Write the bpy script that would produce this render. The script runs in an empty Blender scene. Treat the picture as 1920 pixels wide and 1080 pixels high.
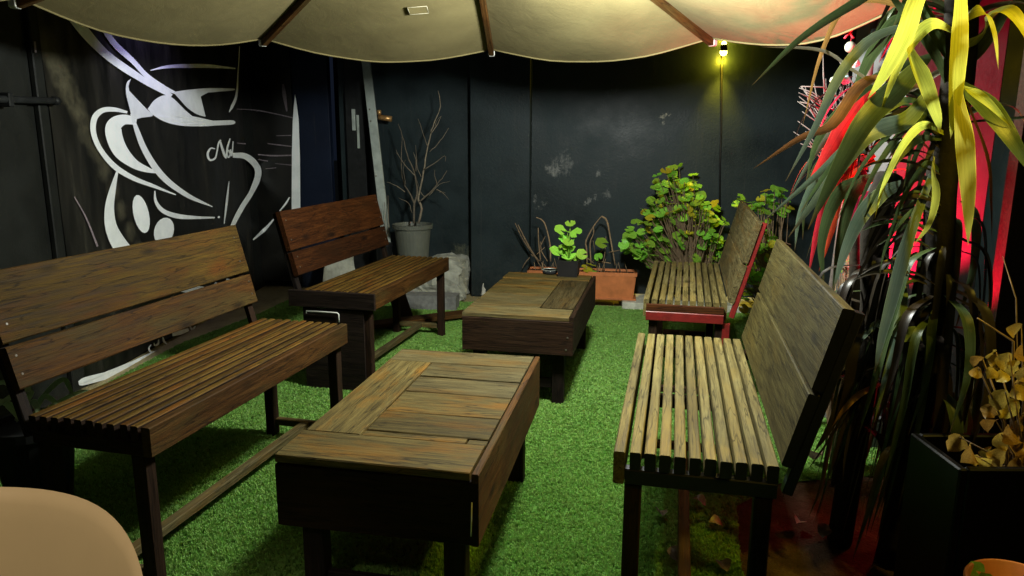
import bpy, bmesh, math, random
import numpy as np
from mathutils import Vector, Matrix, Euler, noise as mnoise
random.seed(7); np.random.seed(7)
PI = math.pi
S = bpy.context.scene
COL = S.collection

# ------------------------------------------------------------------ camera
FPX, PIT, ROL, CAMZ = 1368.57, 0.204, 0.0049, 1.2755
_f = Vector((0, math.cos(PIT), -math.sin(PIT))); _u0 = Vector((0, math.sin(PIT), math.cos(PIT))); _r0 = Vector((1, 0, 0))
_r = _r0*math.cos(ROL) + _u0*math.sin(ROL); _u = -_r0*math.sin(ROL) + _u0*math.cos(ROL)
CPOS = Vector((0, 0, CAMZ))
cd = bpy.data.cameras.new('camera'); cam = bpy.data.objects.new('camera', cd); COL.objects.link(cam)
cd.sensor_width = 36; cd.lens = 36*FPX/1920; cd.clip_end = 200; cd.clip_start = 0.02
cam.matrix_world = Matrix(((_r.x, _u.x, -_f.x, 0), (_r.y, _u.y, -_f.y, 0), (_r.z, _u.z, -_f.z, CAMZ), (0, 0, 0, 1)))
S.camera = cam
# photograph measurements -> metres: the point seen at a pixel of the 1920x1080 photograph, on a plane of the place
def ray(px, py): return _f + _r*((px-960)/FPX) + _u*((540-py)/FPX)
def onz(px, py, z=0.): d = ray(px, py); return CPOS + d*((z-CAMZ)/d.z)
def ony(px, py, y): d = ray(px, py); return CPOS + d*(y/d.y)
def onp(px, py, n, k): d = ray(px, py); return CPOS + d*((k-CPOS.dot(n))/d.dot(n))

# ------------------------------------------------------------------ night sky and lamps
w = bpy.data.worlds.new('World'); S.world = w; w.use_nodes = True
bg = w.node_tree.nodes['Background']; bg.inputs[0].default_value = (.05, .07, .13, 1); bg.inputs[1].default_value = .10
S.view_settings.view_transform = 'Standard'; S.view_settings.look = 'None'
S.view_settings.exposure = 0.0; S.view_settings.gamma = 1; S.view_settings.use_curve_mapping = False

def lamp(name, kind, loc, watts, col, size=.05, target=None, angle=120, blend=.6):
    d = bpy.data.lights.new(name, kind); d.energy = watts; d.color = col
    if kind == 'AREA': d.size = size
    else: d.shadow_soft_size = size
    if kind == 'SPOT': d.spot_size = math.radians(angle); d.spot_blend = blend
    o = bpy.data.objects.new(name, d); COL.objects.link(o); o.location = loc
    if target is not None: o.rotation_euler = (Vector(target)-Vector(loc)).to_track_quat('-Z', 'Y').to_euler()
    return o
PEND = Vector((.38, 2.80, 1.79))
lamp('pendant_light', 'POINT', PEND, 236, (.95, 1, .93), .11)
lamp('yellow_beam', 'SPOT', (1.48, 1.50, 2.05), 70, (1, .74, .05), .03, ony(1800, 190, 1.72), 38, .25)
lamp('yellow_beam', 'SPOT', (1.46, 1.00, 2.05), 125, (1, .72, .07), .03, (.47, 1.79, .52), 17, 1)  # added beam for the near bench end, apart from the flood lamp
lamp('yellow_beam', 'SPOT', (1.47, 1.40, 2.02), 62, (1, .72, .09), .04, (1.36, 1.62, .55), 40, .8)  # added beam for the dried plant and planter, without a fixture
lamp('yellow_wall_fill', 'SPOT', (1.80, 2.34, 2.25), 14, (1, .66, .05), .02, (1.78, 2.46, 1.5), 60, .9)  # added spot that turns the wall panel amber, without a fixture
lamp('red_flood_light', 'SPOT', (1.46, 2.46, .55), 290, (1, .002, .04), .03, (1.60, 2.84, 1.50), 96, .25)
lamp('red_flood_spill', 'SPOT', (1.45, 2.38, .50), 7, (1, .02, .03), .04, (.95, 1.9, 0), 100, .8)  # second spot added to stand for the red flood's spill on the ground
lamp('chair_fill_light', 'SPOT', (-.72, -.15, 2.1), 56, (1, .84, .74), .06, (-.66, .75, .74), 30, .6)  # added narrow fill for the cream chair alone, no fixture built
lamp('blue_light', 'SPOT', (-1.80, 4.45, 2.05), 9, (.48, .42, 1), .02, (-2.24, 4.5, 1.6), 105, .9)

# ------------------------------------------------------------------ materials
def new_mat(name):
    m = bpy.data.materials.new(name); m.use_nodes = True
    nt = m.node_tree; return m, nt, nt.nodes, nt.links, nt.nodes['Principled BSDF']
def ramp(N, stops):
    r = N.new('ShaderNodeValToRGB'); e = r.color_ramp.elements
    e[0].position, e[0].color = stops[0][0], (*stops[0][1], 1); e[1].position, e[1].color = stops[-1][0], (*stops[-1][1], 1)
    for p, c in stops[1:-1]:
        q = e.new(p); q.color = (*c, 1)
    return r
def noise(N, L, vec, scale, detail=4, rough=.6):
    n = N.new('ShaderNodeTexNoise'); n.inputs['Scale'].default_value = scale; n.inputs['Detail'].default_value = detail; n.inputs['Roughness'].default_value = rough
    if vec is not None: L.new(vec, n.inputs['Vector'])
    return n
def mixc(N, L, fac, a, b, mode='MIX'):
    m = N.new('ShaderNodeMix'); m.data_type = 'RGBA'; m.blend_type = mode
    for s, v in ((0, fac), (6, a), (7, b)):
        if hasattr(v, 'is_output'): L.new(v, m.inputs[s])
        elif s == 0: m.inputs[0].default_value = v
        else: m.inputs[s].default_value = (*v, 1)
    return m.outputs[2]
def mapr(N, L, v, a, b, c=0, d=1):
    m = N.new('ShaderNodeMapRange'); L.new(v, m.inputs[0])
    for i, x in enumerate((a, b, c, d)): m.inputs[i+1].default_value = x
    return m.outputs[0]
def math_(N, L, op, a, b):
    m = N.new('ShaderNodeMath'); m.operation = op
    for i, v in enumerate((a, b)):
        if hasattr(v, 'is_output'): L.new(v, m.inputs[i])
        else: m.inputs[i].default_value = v
    return m.outputs[0]
def bump(N, L, P, h, s, dist=.004):
    b = N.new('ShaderNodeBump'); b.inputs['Strength'].default_value = s; b.inputs['Distance'].default_value = dist
    L.new(h, b.inputs['Height']); L.new(b.outputs[0], P.inputs['Normal'])
def objvec(N, L, rnd=True):
    tc = N.new('ShaderNodeTexCoord')
    if not rnd: return tc.outputs['Object'], None
    oi = N.new('ShaderNodeObjectInfo')
    mu = N.new('ShaderNodeMath'); mu.operation = 'MULTIPLY'; L.new(oi.outputs['Random'], mu.inputs[0]); mu.inputs[1].default_value = 37.
    ad = N.new('ShaderNodeVectorMath'); ad.operation = 'ADD'; L.new(tc.outputs['Object'], ad.inputs[0]); L.new(mu.outputs[0], ad.inputs[1])
    return ad.outputs[0], oi.outputs['Random']
def wood(name, dark, mid, light, patch, patch_amt=.5, rough=.6):
    m, nt, N, L, P = new_mat(name)
    v, rnd = objvec(N, L)
    mp = N.new('ShaderNodeMapping'); L.new(v, mp.inputs[0]); mp.inputs['Scale'].default_value = (1.6, 26, 26)
    n1 = noise(N, L, mp.outputs[0], 3.2, 8, .68); n1.inputs['Distortion'].default_value = .5
    c = ramp(N, [(.28, dark), (.5, mid), (.74, light)]); L.new(n1.outputs[0], c.inputs[0])
    mp2 = N.new('ShaderNodeMapping'); L.new(v, mp2.inputs[0]); mp2.inputs['Scale'].default_value = (1, 3.2, 3.2)
    n2 = noise(N, L, mp2.outputs[0], 3.4, 5, .65)
    pc = mixc(N, L, math_(N, L, 'MULTIPLY', mapr(N, L, n2.outputs[0], .48, .68), patch_amt), c.outputs[0], patch)
    mp3 = N.new('ShaderNodeMapping'); L.new(v, mp3.inputs[0]); mp3.inputs['Scale'].default_value = (2.5, 70, 70)
    n3 = noise(N, L, mp3.outputs[0], 3, 4, .6)                    # dark open grain and cracks
    mp5 = N.new('ShaderNodeMapping'); L.new(v, mp5.inputs[0]); mp5.inputs['Scale'].default_value = (1.1, 13, 13)
    n5 = noise(N, L, mp5.outputs[0], 1.7, 3, .5)
    ck = mapr(N, L, math_(N, L, 'ABSOLUTE', math_(N, L, 'SUBTRACT', n5.outputs[0], .53), 0), 0, .014, .75, 0)
    vo = N.new('ShaderNodeTexVoronoi'); mp6 = N.new('ShaderNodeMapping'); L.new(v, mp6.inputs[0]); mp6.inputs['Scale'].default_value = (2.6, 8.5, 8.5); L.new(mp6.outputs[0], vo.inputs['Vector']); vo.inputs['Scale'].default_value = 1.0
    ck = math_(N, L, 'MAXIMUM', ck, mapr(N, L, vo.outputs['Distance'], .05, .15, .8, 0))      # knots
    dk = mixc(N, L, math_(N, L, 'MAXIMUM', mapr(N, L, n3.outputs[0], .58, .68, 0, .7), ck), pc, tuple(x*.3 for x in dark))
    n4 = noise(N, L, v, 2.2, 3, .5)
    hv = N.new('ShaderNodeHueSaturation'); L.new(dk, hv.inputs['Color'])
    L.new(math_(N, L, 'ADD', mapr(N, L, rnd, 0, 1, .72, 1.1), mapr(N, L, n4.outputs[0], .3, .7, -.2, .2)), hv.inputs['Value'])
    L.new(hv.outputs[0], P.inputs['Base Color']); P.inputs['Specular IOR Level'].default_value = .13
    L.new(mapr(N, L, n1.outputs[0], .3, .7, rough-.02, rough+.25), P.inputs['Roughness'])
    bump(N, L, P, math_(N, L, 'ADD', n1.outputs[0], n3.outputs[0]), .5, .003)
    return m
def simple(name, col, rough=.6, var=.25, scale=30, metal=0, bumps=.0, col2=None, trans=0):
    m, nt, N, L, P = new_mat(name)
    if max(col) < .06: P.inputs['Specular IOR Level'].default_value = .18
    v, rnd = objvec(N, L)
    n = noise(N, L, v, scale, 5)
    a = tuple(x*(1-var) for x in col); b = tuple(min(1, x*(1+var)) for x in (col2 or col))
    c = ramp(N, [(.3, a), (.7, b)]); L.new(n.outputs[0], c.inputs[0])
    hv = N.new('ShaderNodeHueSaturation'); L.new(c.outputs[0], hv.inputs['Color']); L.new(mapr(N, L, rnd, 0, 1, 1-var, 1+var), hv.inputs['Value'])
    L.new(hv.outputs[0], P.inputs['Base Color']); P.inputs['Roughness'].default_value = rough; P.inputs['Metallic'].default_value = metal
    if bumps: bump(N, L, P, n.outputs[0], bumps)
    if trans:
        t = N.new('ShaderNodeBsdfTranslucent'); L.new(hv.outputs[0], t.inputs[0]); mx = N.new('ShaderNodeMixShader'); mx.inputs[0].default_value = trans
        L.new(P.outputs[0], mx.inputs[1]); L.new(t.outputs[0], mx.inputs[2]); L.new(mx.outputs[0], N['Material Output'].inputs[0])
    return m
def leafmat(name, c1, c2, streak=0, rough=.38, trans=.35, scale=9):
    m, nt, N, L, P = new_mat(name)
    v, rnd = objvec(N, L)
    n = noise(N, L, v, scale, 5, .65)
    c = ramp(N, [(.32, c1), (.68, c2)]); L.new(n.outputs[0], c.inputs[0])
    hv = N.new('ShaderNodeHueSaturation'); L.new(c.outputs[0], hv.inputs['Color'])
    L.new(mapr(N, L, rnd, 0, 1, .7, 1.3), hv.inputs['Value']); L.new(mapr(N, L, rnd, 0, 1, .475, .52), hv.inputs['Hue'])
    out = hv.outputs[0]
    if streak:                                                 # veins that run along the blade, browned margin
        uv = N.new('ShaderNodeUVMap'); mp = N.new('ShaderNodeMapping'); L.new(uv.outputs[0], mp.inputs[0]); mp.inputs['Scale'].default_value = (26, 1.2, 1)
        vn = noise(N, L, mp.outputs[0], 1, 4, .6); out = mixc(N, L, mapr(N, L, vn.outputs[0], .42, .62, 0, .55), out, tuple(x*.45 for x in c1))
        sx = N.new('ShaderNodeSeparateXYZ'); L.new(uv.outputs[0], sx.inputs[0])
        ed = math_(N, L, 'ABSOLUTE', math_(N, L, 'SUBTRACT', sx.outputs[0], .5), 0)
        out = mixc(N, L, mapr(N, L, ed, .455, .49, 0, .7), out, tuple(min(1, x*1.6) for x in c2))
        out = mixc(N, L, mapr(N, L, sx.outputs[1], .90, .99, 0, .8), out, (.13, .07, .025))
        sp_n = noise(N, L, v, 60, 6, .75); out = mixc(N, L, mapr(N, L, sp_n.outputs[0], .60, .70, 0, .45), out, (.16, .12, .06))
        bump(N, L, P, vn.outputs[0], .3, .002)
    L.new(out, P.inputs['Base Color']); P.inputs['Roughness'].default_value = rough; P.inputs['Specular IOR Level'].default_value = .25
    t = N.new('ShaderNodeBsdfTranslucent'); L.new(out, t.inputs[0]); mx = N.new('ShaderNodeMixShader'); mx.inputs[0].default_value = trans
    L.new(P.outputs[0], mx.inputs[1]); L.new(t.outputs[0], mx.inputs[2]); L.new(mx.outputs[0], N['Material Output'].inputs[0])
    return m
def emit(name, col, s):
    m, nt, N, L, P = new_mat(name); P.inputs['Base Color'].default_value = (*col, 1)
    P.inputs['Emission Color'].default_value = (*col, 1); P.inputs['Emission Strength'].default_value = s; return m
def wallmat(name, col, spots=(), rough=.5, dust=(.05, .05, .045), dustamt=.25):
    m, nt, N, L, P = new_mat(name)
    g = N.new('ShaderNodeNewGeometry'); v = g.outputs['Position']
    n = noise(N, L, v, 3, 6, .6); n2 = noise(N, L, v, 55, 4, .6)
    c = ramp(N, [(.3, tuple(x*.7 for x in col)), (.7, tuple(x*1.35 for x in col))]); L.new(n.outputs[0], c.inputs[0])
    mp = N.new('ShaderNodeMapping'); L.new(v, mp.inputs[0]); mp.inputs['Scale'].default_value = (9, 9, 1.2)
    n3 = noise(N, L, mp.outputs[0], 2, 6, .7)
    out = mixc(N, L, math_(N, L, 'MULTIPLY', mapr(N, L, n3.outputs[0], .58, .75), dustamt), c.outputs[0], dust)
    n5 = noise(N, L, v, 34, 9, .8); n5.inputs['Distortion'].default_value = .8
    n6 = math_(N, L, 'ADD', math_(N, L, 'MULTIPLY', n5.outputs[0], .6), math_(N, L, 'MULTIPLY', noise(N, L, mp.outputs[0], 5, 5, .7).outputs[0], .4))
    nd = noise(N, L, v, 9, 6, .75); wv = N.new('ShaderNodeVectorMath'); wv.operation = 'MULTIPLY_ADD'; L.new(nd.outputs['Color'], wv.inputs[0]); wv.inputs[1].default_value = (.34, .34, .34); sh_ = N.new('ShaderNodeVectorMath'); sh_.operation = 'ADD'; L.new(v, sh_.inputs[0]); sh_.inputs[1].default_value = (-.17, -.17, -.17); L.new(sh_.outputs[0], wv.inputs[2])
    for (p, r, lo, cc) in spots:
        d = N.new('ShaderNodeVectorMath'); d.operation = 'DISTANCE'; L.new(wv.outputs[0], d.inputs[0]); d.inputs[1].default_value = p
        f = math_(N, L, 'MULTIPLY', mapr(N, L, d.outputs['Value'], .25*r, r*1.15, 1, 0), 1)
        k = mapr(N, L, math_(N, L, 'MULTIPLY', f, n6), lo, lo+.20, 0, .55)
        out = mixc(N, L, k, out, cc)
    sz = N.new('ShaderNodeSeparateXYZ'); L.new(v, sz.inputs[0])
    gr = math_(N, L, 'MULTIPLY', mapr(N, L, sz.outputs[2], 0, .55, 1, 0), mapr(N, L, n5.outputs[0], .42, .62))       # splashed dirt along the foot
    out = mixc(N, L, math_(N, L, 'MULTIPLY', gr, .35), out, tuple(x*1.2 for x in dust))
    mpd = N.new('ShaderNodeMapping'); L.new(v, mpd.inputs[0]); mpd.inputs['Scale'].default_value = (46, 46, .9)
    dr = noise(N, L, mpd.outputs[0], 1, 5, .6); out = mixc(N, L, mapr(N, L, dr.outputs[0], .64, .74, 0, .30), out, dust)
    out = mixc(N, L, mapr(N, L, n2.outputs[0], .70, .78, 0, .35), out, dust)
    L.new(out, P.inputs['Base Color']); L.new(mapr(N, L, n.outputs[0], .3, .7, rough-.12, rough+.12), P.inputs['Roughness'])
    bump(N, L, P, math_(N, L, 'ADD', n2.outputs[0], n5.outputs[0]), .35, .003); P.inputs['Specular IOR Level'].default_value = .22
    return m
BWN = Vector((math.sin(.1352), math.cos(.1352), 0)); BWK = 5.94*math.cos(.1352)          # back wall plane
LWN = Vector((math.cos(.027), -math.sin(.027), 0)); LWK = -2.327*math.cos(.027)          # left wall plane
def onb(px, py, off=0): return onp(px, py, BWN, BWK-off)
def onl(px, py, off=0): return onp(px, py, LWN, LWK+off)
white = (.26, .26, .24)
M = dict(
 wood_brown=wood('brown_wood', (0.0191, 0.0076, 0.0016), (0.0553, 0.0222, 0.0040), (0.1020, 0.0468, 0.0098), (0.0509, 0.0362, 0.0098), .75),
 wood_seat=wood('olive_seat_wood', (0.0277, 0.0146, 0.0020), (0.0835, 0.0457, 0.0067), (0.1504, 0.0907, 0.0156), (0.1170, 0.0389, 0.0043), .85),
 wood_olive=wood('olive_brown_wood', (0.0211, 0.0111, 0.0014), (0.0636, 0.0348, 0.0048), (0.1145, 0.0690, 0.0111), (0.0891, 0.0296, 0.0031), .85),
 wood_red=wood('red_brown_wood', (0.0133, 0.0036, 0.0007), (0.0416, 0.0114, 0.0016), (0.0799, 0.0254, 0.0039), (0.0233, 0.0090, 0.0020), .6),
 wood_slat=wood('pale_worn_slat_wood', (0.0441, 0.0336, 0.0107), (0.1288, 0.1032, 0.0379), (0.2170, 0.1838, 0.0736), (0.1695, 0.1161, 0.0268), .6),
 wood_grey=wood('weathered_grey_wood', (0.0144, 0.0109, 0.0025), (0.0421, 0.0337, 0.0088), (0.0708, 0.0601, 0.0171), (0.0554, 0.0380, 0.0062), .6),
 wood_top=wood('weathered_table_wood', (0.0264, 0.0184, 0.0051), (0.0834, 0.0615, 0.0189), (0.1537, 0.1186, 0.0427), (0.1493, 0.0681, 0.0070), .85),
 wood_mid=wood('brown_grey_table_wood', (0.0164, 0.0112, 0.0041), (0.0480, 0.0351, 0.0136), (0.0809, 0.0632, 0.0288), (0.0683, 0.0328, 0.0056), .6),
 wood_gap=wood('greyed_table_wood', (0.0276, 0.0204, 0.0079), (0.0808, 0.0638, 0.0260), (0.1362, 0.1149, 0.0551), (0.1149, 0.0596, 0.0107), .6),
 wood_dark=wood('dark_stained_and_shade_wood', (0.0070, 0.0032, 0.0018), (0.0192, 0.0088, 0.0042), (0.0350, 0.0175, 0.0088), (0.0245, 0.0140, 0.0077), .5),
 wood_black=wood('blackened_wood', (0.0050, 0.0030, 0.0025), (0.0130, 0.0080, 0.0060), (0.0250, 0.0165, 0.0120), (0.0150, 0.0100, 0.0100), .5),
 red_lit_wood=simple('red_lit_end_wood', (0.1400, 0.0084, 0.0070), .45, .25, 25, 0, .2),  # red lamplight on the bench end, put into the wood colour
 tint=simple('dark_blue_frame_and_end_shade', (0.0048, 0.0048, 0.0096), .4, .3, 40),
 metal=simple('galvanised_steel', (.36, .40, .36), .5, .2, 14, .35, .1),
 dark_metal=simple('dark_painted_metal', (0.0175, 0.0185, 0.0185), .5, .3, 20, .2),
 white_plastic=simple('white_plastic', (.55, .55, .52), .5, .12),
 screw=simple('steel_screw', (.22, .20, .17), .3, .1, 10, .8),
 canopy=None,
 print_white=simple('white_vinyl_print', (.88, .92, .92), .4, .10, 12),
 crease=simple('worn_vinyl_crease', (.22, .18, .20), .5, .3, 60),
 cream=simple('cream_plastic', (.60, .46, .22), .35, .05, 6),
 terracotta=simple('orange_terracotta_plastic', (.50, .16, .05), .5, .22, 12, 0, .15),
 soil=simple('potting_soil', (.03, .02, .012), .95, .5, 60, 0, .8),
 green_pot=simple('grey_green_plastic_pot', (0.1140, 0.1200, 0.0960), .5, .12, 12),
 black_pot=simple('matt_black_pot', (.012, .012, .012), .5, .2),
 gloss_black=simple('glossy_black_planter', (0.0013, 0.0013, 0.0015), .42, .2, 6, 0, .1),
 concrete=simple('rough_pale_concrete', (0.4350, 0.4350, 0.3600), .9, .3, 18, 0, .9),
 grey_block=simple('grey_concrete_block', (.17, .17, .16), .9, .3, 30, 0, .5),
 rubble=simple('white_rubble', (0.4200, 0.4060, 0.3640), .9, .2, 20, 0, .6),
 bark=simple('grey_bark', (.16, .13, .09), .85, .35, 40, 0, .6),
 twig=simple('dry_brown_twig', (.24, .16, .09), .85, .35, 40),
 pale_twig=simple('pale_bleached_twig', (0.1238, 0.0990, 0.0891), .8, .25, 40),
 trunk=simple('dark_fibrous_trunk', (0.0210, 0.0162, 0.0108), .95, .5, 26, 0, .9),
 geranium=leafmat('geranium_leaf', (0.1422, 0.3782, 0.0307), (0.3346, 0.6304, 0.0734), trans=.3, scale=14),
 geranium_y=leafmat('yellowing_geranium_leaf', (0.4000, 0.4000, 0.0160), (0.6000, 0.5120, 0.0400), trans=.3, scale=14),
 yucca=leafmat('yucca_leaf', (.035, .060, .022), (.08, .12, .045), streak=1, trans=.30, scale=5),
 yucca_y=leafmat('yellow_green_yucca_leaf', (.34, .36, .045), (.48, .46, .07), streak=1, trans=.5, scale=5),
 yucca_g=leafmat('grey_green_yucca_leaf', (0.0980, 0.1470, 0.0980), (0.1750, 0.2310, 0.1610), streak=1, trans=.25, scale=5),
 dead=leafmat('dead_dark_leaf', (0.0108, 0.0084, 0.0060), (0.0300, 0.0228, 0.0144), trans=.1, scale=8),
 rust=leafmat('rust_brown_leaf', (.16, .08, .025), (.32, .14, .05), streak=1, trans=.3, scale=6),
 palestraw=leafmat('pale_straw_leaf', (0.2520, 0.2400, 0.1620), (0.3720, 0.3480, 0.2640), streak=1, trans=.2, scale=6),
 redlit_leaf=leafmat('red_lit_cordyline_leaf', (0.4200, 0.0175, 0.0180), (0.6510, 0.0385, 0.0360), streak=1, trans=.5, scale=6),  # red of the lamplight put into the leaf colour
 variegated=leafmat('pink_white_small_leaf', (0.2700, 0.1500, 0.1200), (0.3900, 0.3300, 0.2700), trans=.35, scale=30),
 dried=leafmat('dried_yellow_leaf', (.26, .16, .025), (.46, .32, .055), trans=.35, scale=16),
 spider=leafmat('spider_plant_leaf', (0.3520, 0.5280, 0.2640), (0.6600, 0.8360, 0.4840), streak=1, trans=.3, scale=10),
 litter=leafmat('dry_fallen_leaf', (0.1350, 0.0990, 0.0720), (0.2250, 0.1800, 0.1350), trans=.2, scale=20),
 turf_a=leafmat('artificial_turf_blade', (.145, .33, .045), (.27, .53, .085), rough=.45, trans=.25, scale=8),
 blue=wallmat('dark_blue_paint', (0.0072, 0.0120, 0.0270), rough=.5, dustamt=.1),
 black=simple('black_recess', (.008, .008, .008), .8, .3),
 brass=simple('tarnished_copper', (.45, .25, .09), .35, .3, 20, .6),
 pink=simple('red_ribbon', (.55, .03, .05), .6, .2),
 lightblue=simple('pale_blue_glaze', (.35, .60, .65), .3, .15),
 bauble=simple('cream_bauble', (0.3600, 0.3720, 0.2880), .4, .12),
 rope=simple('pale_rope', (.5, .46, .34), .8, .2, 60),
 glass=simple('dark_glass', (.02, .022, .025), .08, .1),
 lamp_black=simple('black_lamp_housing', (.015, .015, .015), .5, .1),
 yellow_glow=emit('yellow_led_lens', (1, .82, .12), 28),
 red_glow=emit('red_led_lens', (1, .10, .12), 10),
 bulb_glow=emit('warm_bulb', (1, .93, .66), 12),
)
M['wall'] = wallmat('charcoal_wall_paint', (.013, .0215, .0235), [
    (onb(1055, 306), .24, .44, white), (onb(1040, 318), .12, .36, white), (onb(912, 412), .14, .36, white), (onb(900, 408), .07, .30, (.6, .6, .55)),
    (onb(1247, 222), .05, .26, (.5, .47, .38)), (onb(930, 430), .16, .42, white), (onb(1125, 322), .07, .33, white), (onb(1140, 365), .08, .36, white),
    (onb(1010, 380), .08, .36, white), (onb(868, 480), .26, .40, (.16, .16, .10)), (onb(1150, 170), .2, .50, (.10, .12, .14)), (onb(1108, 380), .06, .33, white)], .48)
M['lwall'] = wallmat('dark_grey_panel_paint', (.011, .012, .0105), rough=.55, dust=(.04, .04, .035))
M['rwall'] = wallmat('dark_hessian_wall', (.011, .010, .007), rough=.85, dustamt=.1)
M['pillar'] = wallmat('grey_pillar_paint', (.11, .11, .11), rough=.6, dustamt=.1)
def turf_mat():
    m, nt, N, L, P = new_mat('artificial_turf_fibre'); g = N.new('ShaderNodeNewGeometry'); oi = N.new('ShaderNodeObjectInfo')
    n = noise(N, L, g.outputs['Position'], 2.3, 5, .6); n2 = noise(N, L, g.outputs['Position'], 22, 3, .6)
    c = ramp(N, [(.30, (.17, .36, .065)), (.5, (.22, .42, .085)), (.72, (.27, .47, .10))]); L.new(math_(N, L, 'ADD', math_(N, L, 'MULTIPLY', n.outputs[0], .6), math_(N, L, 'MULTIPLY', n2.outputs[0], .4)), c.inputs[0])
    hv = N.new('ShaderNodeHueSaturation'); L.new(c.outputs[0], hv.inputs['Color']); L.new(mapr(N, L, oi.outputs['Random'], 0, 1, .75, 1.25), hv.inputs['Value']); L.new(mapr(N, L, oi.outputs['Random'], 0, 1, .485, .512), hv.inputs['Hue'])
    L.new(hv.outputs[0], P.inputs['Base Color']); P.inputs['Roughness'].default_value = .5
    t = N.new('ShaderNodeBsdfTranslucent'); L.new(hv.outputs[0], t.inputs[0]); mx = N.new('ShaderNodeMixShader'); mx.inputs[0].default_value = .25
    L.new(P.outputs[0], mx.inputs[1]); L.new(t.outputs[0], mx.inputs[2]); L.new(mx.outputs[0], N['Material Output'].inputs[0]); return m
M['turf_a'] = turf_mat()
def banner_mat():
    sm = [(onl(80+k*17, 90+k*38, 0), .17-.006*k, .17, (.15, .135, .085)) for k in range(11)]+[(onl(75+k*14, 200+k*42, 0), .09, .26, (.07, .065, .05)) for k in range(7)]+[(onb(533, 178, 0), .07, .22, (.4, .36, .34)), (onb(531, 200, 0), .07, .25, (.4, .36, .34))]
    m, nt, N, L, P = new_mat('black_vinyl_banner')
    g = N.new('ShaderNodeNewGeometry'); v = g.outputs['Position']
    mp = N.new('ShaderNodeMapping'); L.new(v, mp.inputs[0]); mp.inputs['Scale'].default_value = (1, 1.6, 1.0); mp.inputs['Rotation'].default_value = (math.radians(35), 0, 0)
    mp.inputs['Scale'].default_value = (1, 5, .8)
    n = noise(N, L, mp.outputs[0], 1.6, 7, .65)
    c = ramp(N, [(.40, (.005, .005, .0045)), (.62, (.014, .013, .010)), (.80, (.05, .045, .03))]); L.new(n.outputs[0], c.inputs[0])
    out = c.outputs[0]; n5 = noise(N, L, v, 11, 8, .7)
    for (p, r, lo, cc) in sm:
        d = N.new('ShaderNodeVectorMath'); d.operation = 'DISTANCE'; L.new(v, d.inputs[0]); d.inputs[1].default_value = p
        k = mapr(N, L, math_(N, L, 'MULTIPLY', mapr(N, L, d.outputs['Value'], 0, r, 1, 0), n5.outputs[0]), lo, lo+.4, 0, .75)
        out = mixc(N, L, k, out, cc)
    L.new(out, P.inputs['Base Color']); L.new(mapr(N, L, n.outputs[0], .35, .75, .28, .6), P.inputs['Roughness'])
    bump(N, L, P, n.outputs[0], .25, .01); return m
M['banner'] = banner_mat()
def canopy_mat():
    m, nt, N, L, P = new_mat('beige_canopy_fabric')
    g = N.new('ShaderNodeNewGeometry'); v = g.outputs['Position']
    n = noise(N, L, v, 3.5, 6, .6); n2 = noise(N, L, v, 260, 2, .5); n3 = noise(N, L, v, 9, 5, .6); n3.inputs['Distortion'].default_value = 1.2
    c = ramp(N, [(.3, (.135, .108, .040)), (.7, (.20, .163, .066))]); L.new(n.outputs[0], c.inputs[0])
    L.new(c.outputs[0], P.inputs['Base Color']); P.inputs['Roughness'].default_value = .85
    bump(N, L, P, math_(N, L, 'ADD', math_(N, L, 'MULTIPLY', n2.outputs[0], .15), n3.outputs[0]), .22, .012)
    t = N.new('ShaderNodeBsdfTranslucent'); L.new(c.outputs[0], t.inputs[0]); mx = N.new('ShaderNodeMixShader'); mx.inputs[0].default_value = .12
    L.new(P.outputs[0], mx.inputs[1]); L.new(t.outputs[0], mx.inputs[2]); L.new(mx.outputs[0], N['Material Output'].inputs[0])
    return m
M['canopy'] = canopy_mat()
def ground_mat(name, stops, sc):
    m, nt, N, L, P = new_mat(name); g = N.new('ShaderNodeNewGeometry'); v = g.outputs['Position']
    n = noise(N, L, v, sc, 8, .65); n2 = noise(N, L, v, sc*14, 4)
    c = ramp(N, stops); L.new(n.outputs[0], c.inputs[0]); L.new(c.outputs[0], P.inputs['Base Color']); P.inputs['Roughness'].default_value = .95; P.inputs['Specular IOR Level'].default_value = .08
    bump(N, L, P, math_(N, L, 'ADD', n.outputs[0], n2.outputs[0]), .8, .012); return m
M['dirt'] = ground_mat('worn_beige_ground', [(.3, (.28, .23, .12)), (.7, (.46, .39, .21))], 4)
M['soilbed'] = ground_mat('dark_brown_soil', [(.3, (.020, .012, .007)), (.55, (.05, .030, .018)), (.75, (.11, .075, .05))], 7)
M['backing'] = ground_mat('turf_backing', [(.3, (.05, .12, .02)), (.7, (.10, .22, .04))], 9)

# ------------------------------------------------------------------ helpers for objects
def obj(name, bm, mat, parent=None, smooth=False, matrix=None):
    if isinstance(bm, bmesh.types.BMesh):
        me = bpy.data.meshes.new(name); bm.to_mesh(me); bm.free()
    else: me = bm
    if smooth:
        for p in me.polygons: p.use_smooth = True
    if mat is not None and not me.materials: me.materials.append(mat)
    o = bpy.data.objects.new(name, me); COL.objects.link(o)
    if parent: o.parent = parent
    if matrix is not None: o.matrix_local = matrix
    return o
def tag(o, label, cat, group=None, kind=None):
    if label: o['label'] = label
    if cat: o['category'] = cat
    if group: o['group'] = group
    if kind: o['kind'] = kind
    return o
def thing(name, label, cat, loc=(0, 0, 0), rz=0, group=None):
    o = bpy.data.objects.new(name, None); COL.objects.link(o); o.location = loc; o.rotation_euler = (0, 0, rz); o.empty_display_size = .1
    return tag(o, label, cat, group)
def copy_tree(o, parent=None):
    c = o.copy(); COL.objects.link(c); c.parent = parent
    for ch in list(o.children):
        copy_tree(ch, c)
    return c
def T(x, y, z): return Matrix.Translation((x, y, z))
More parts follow.
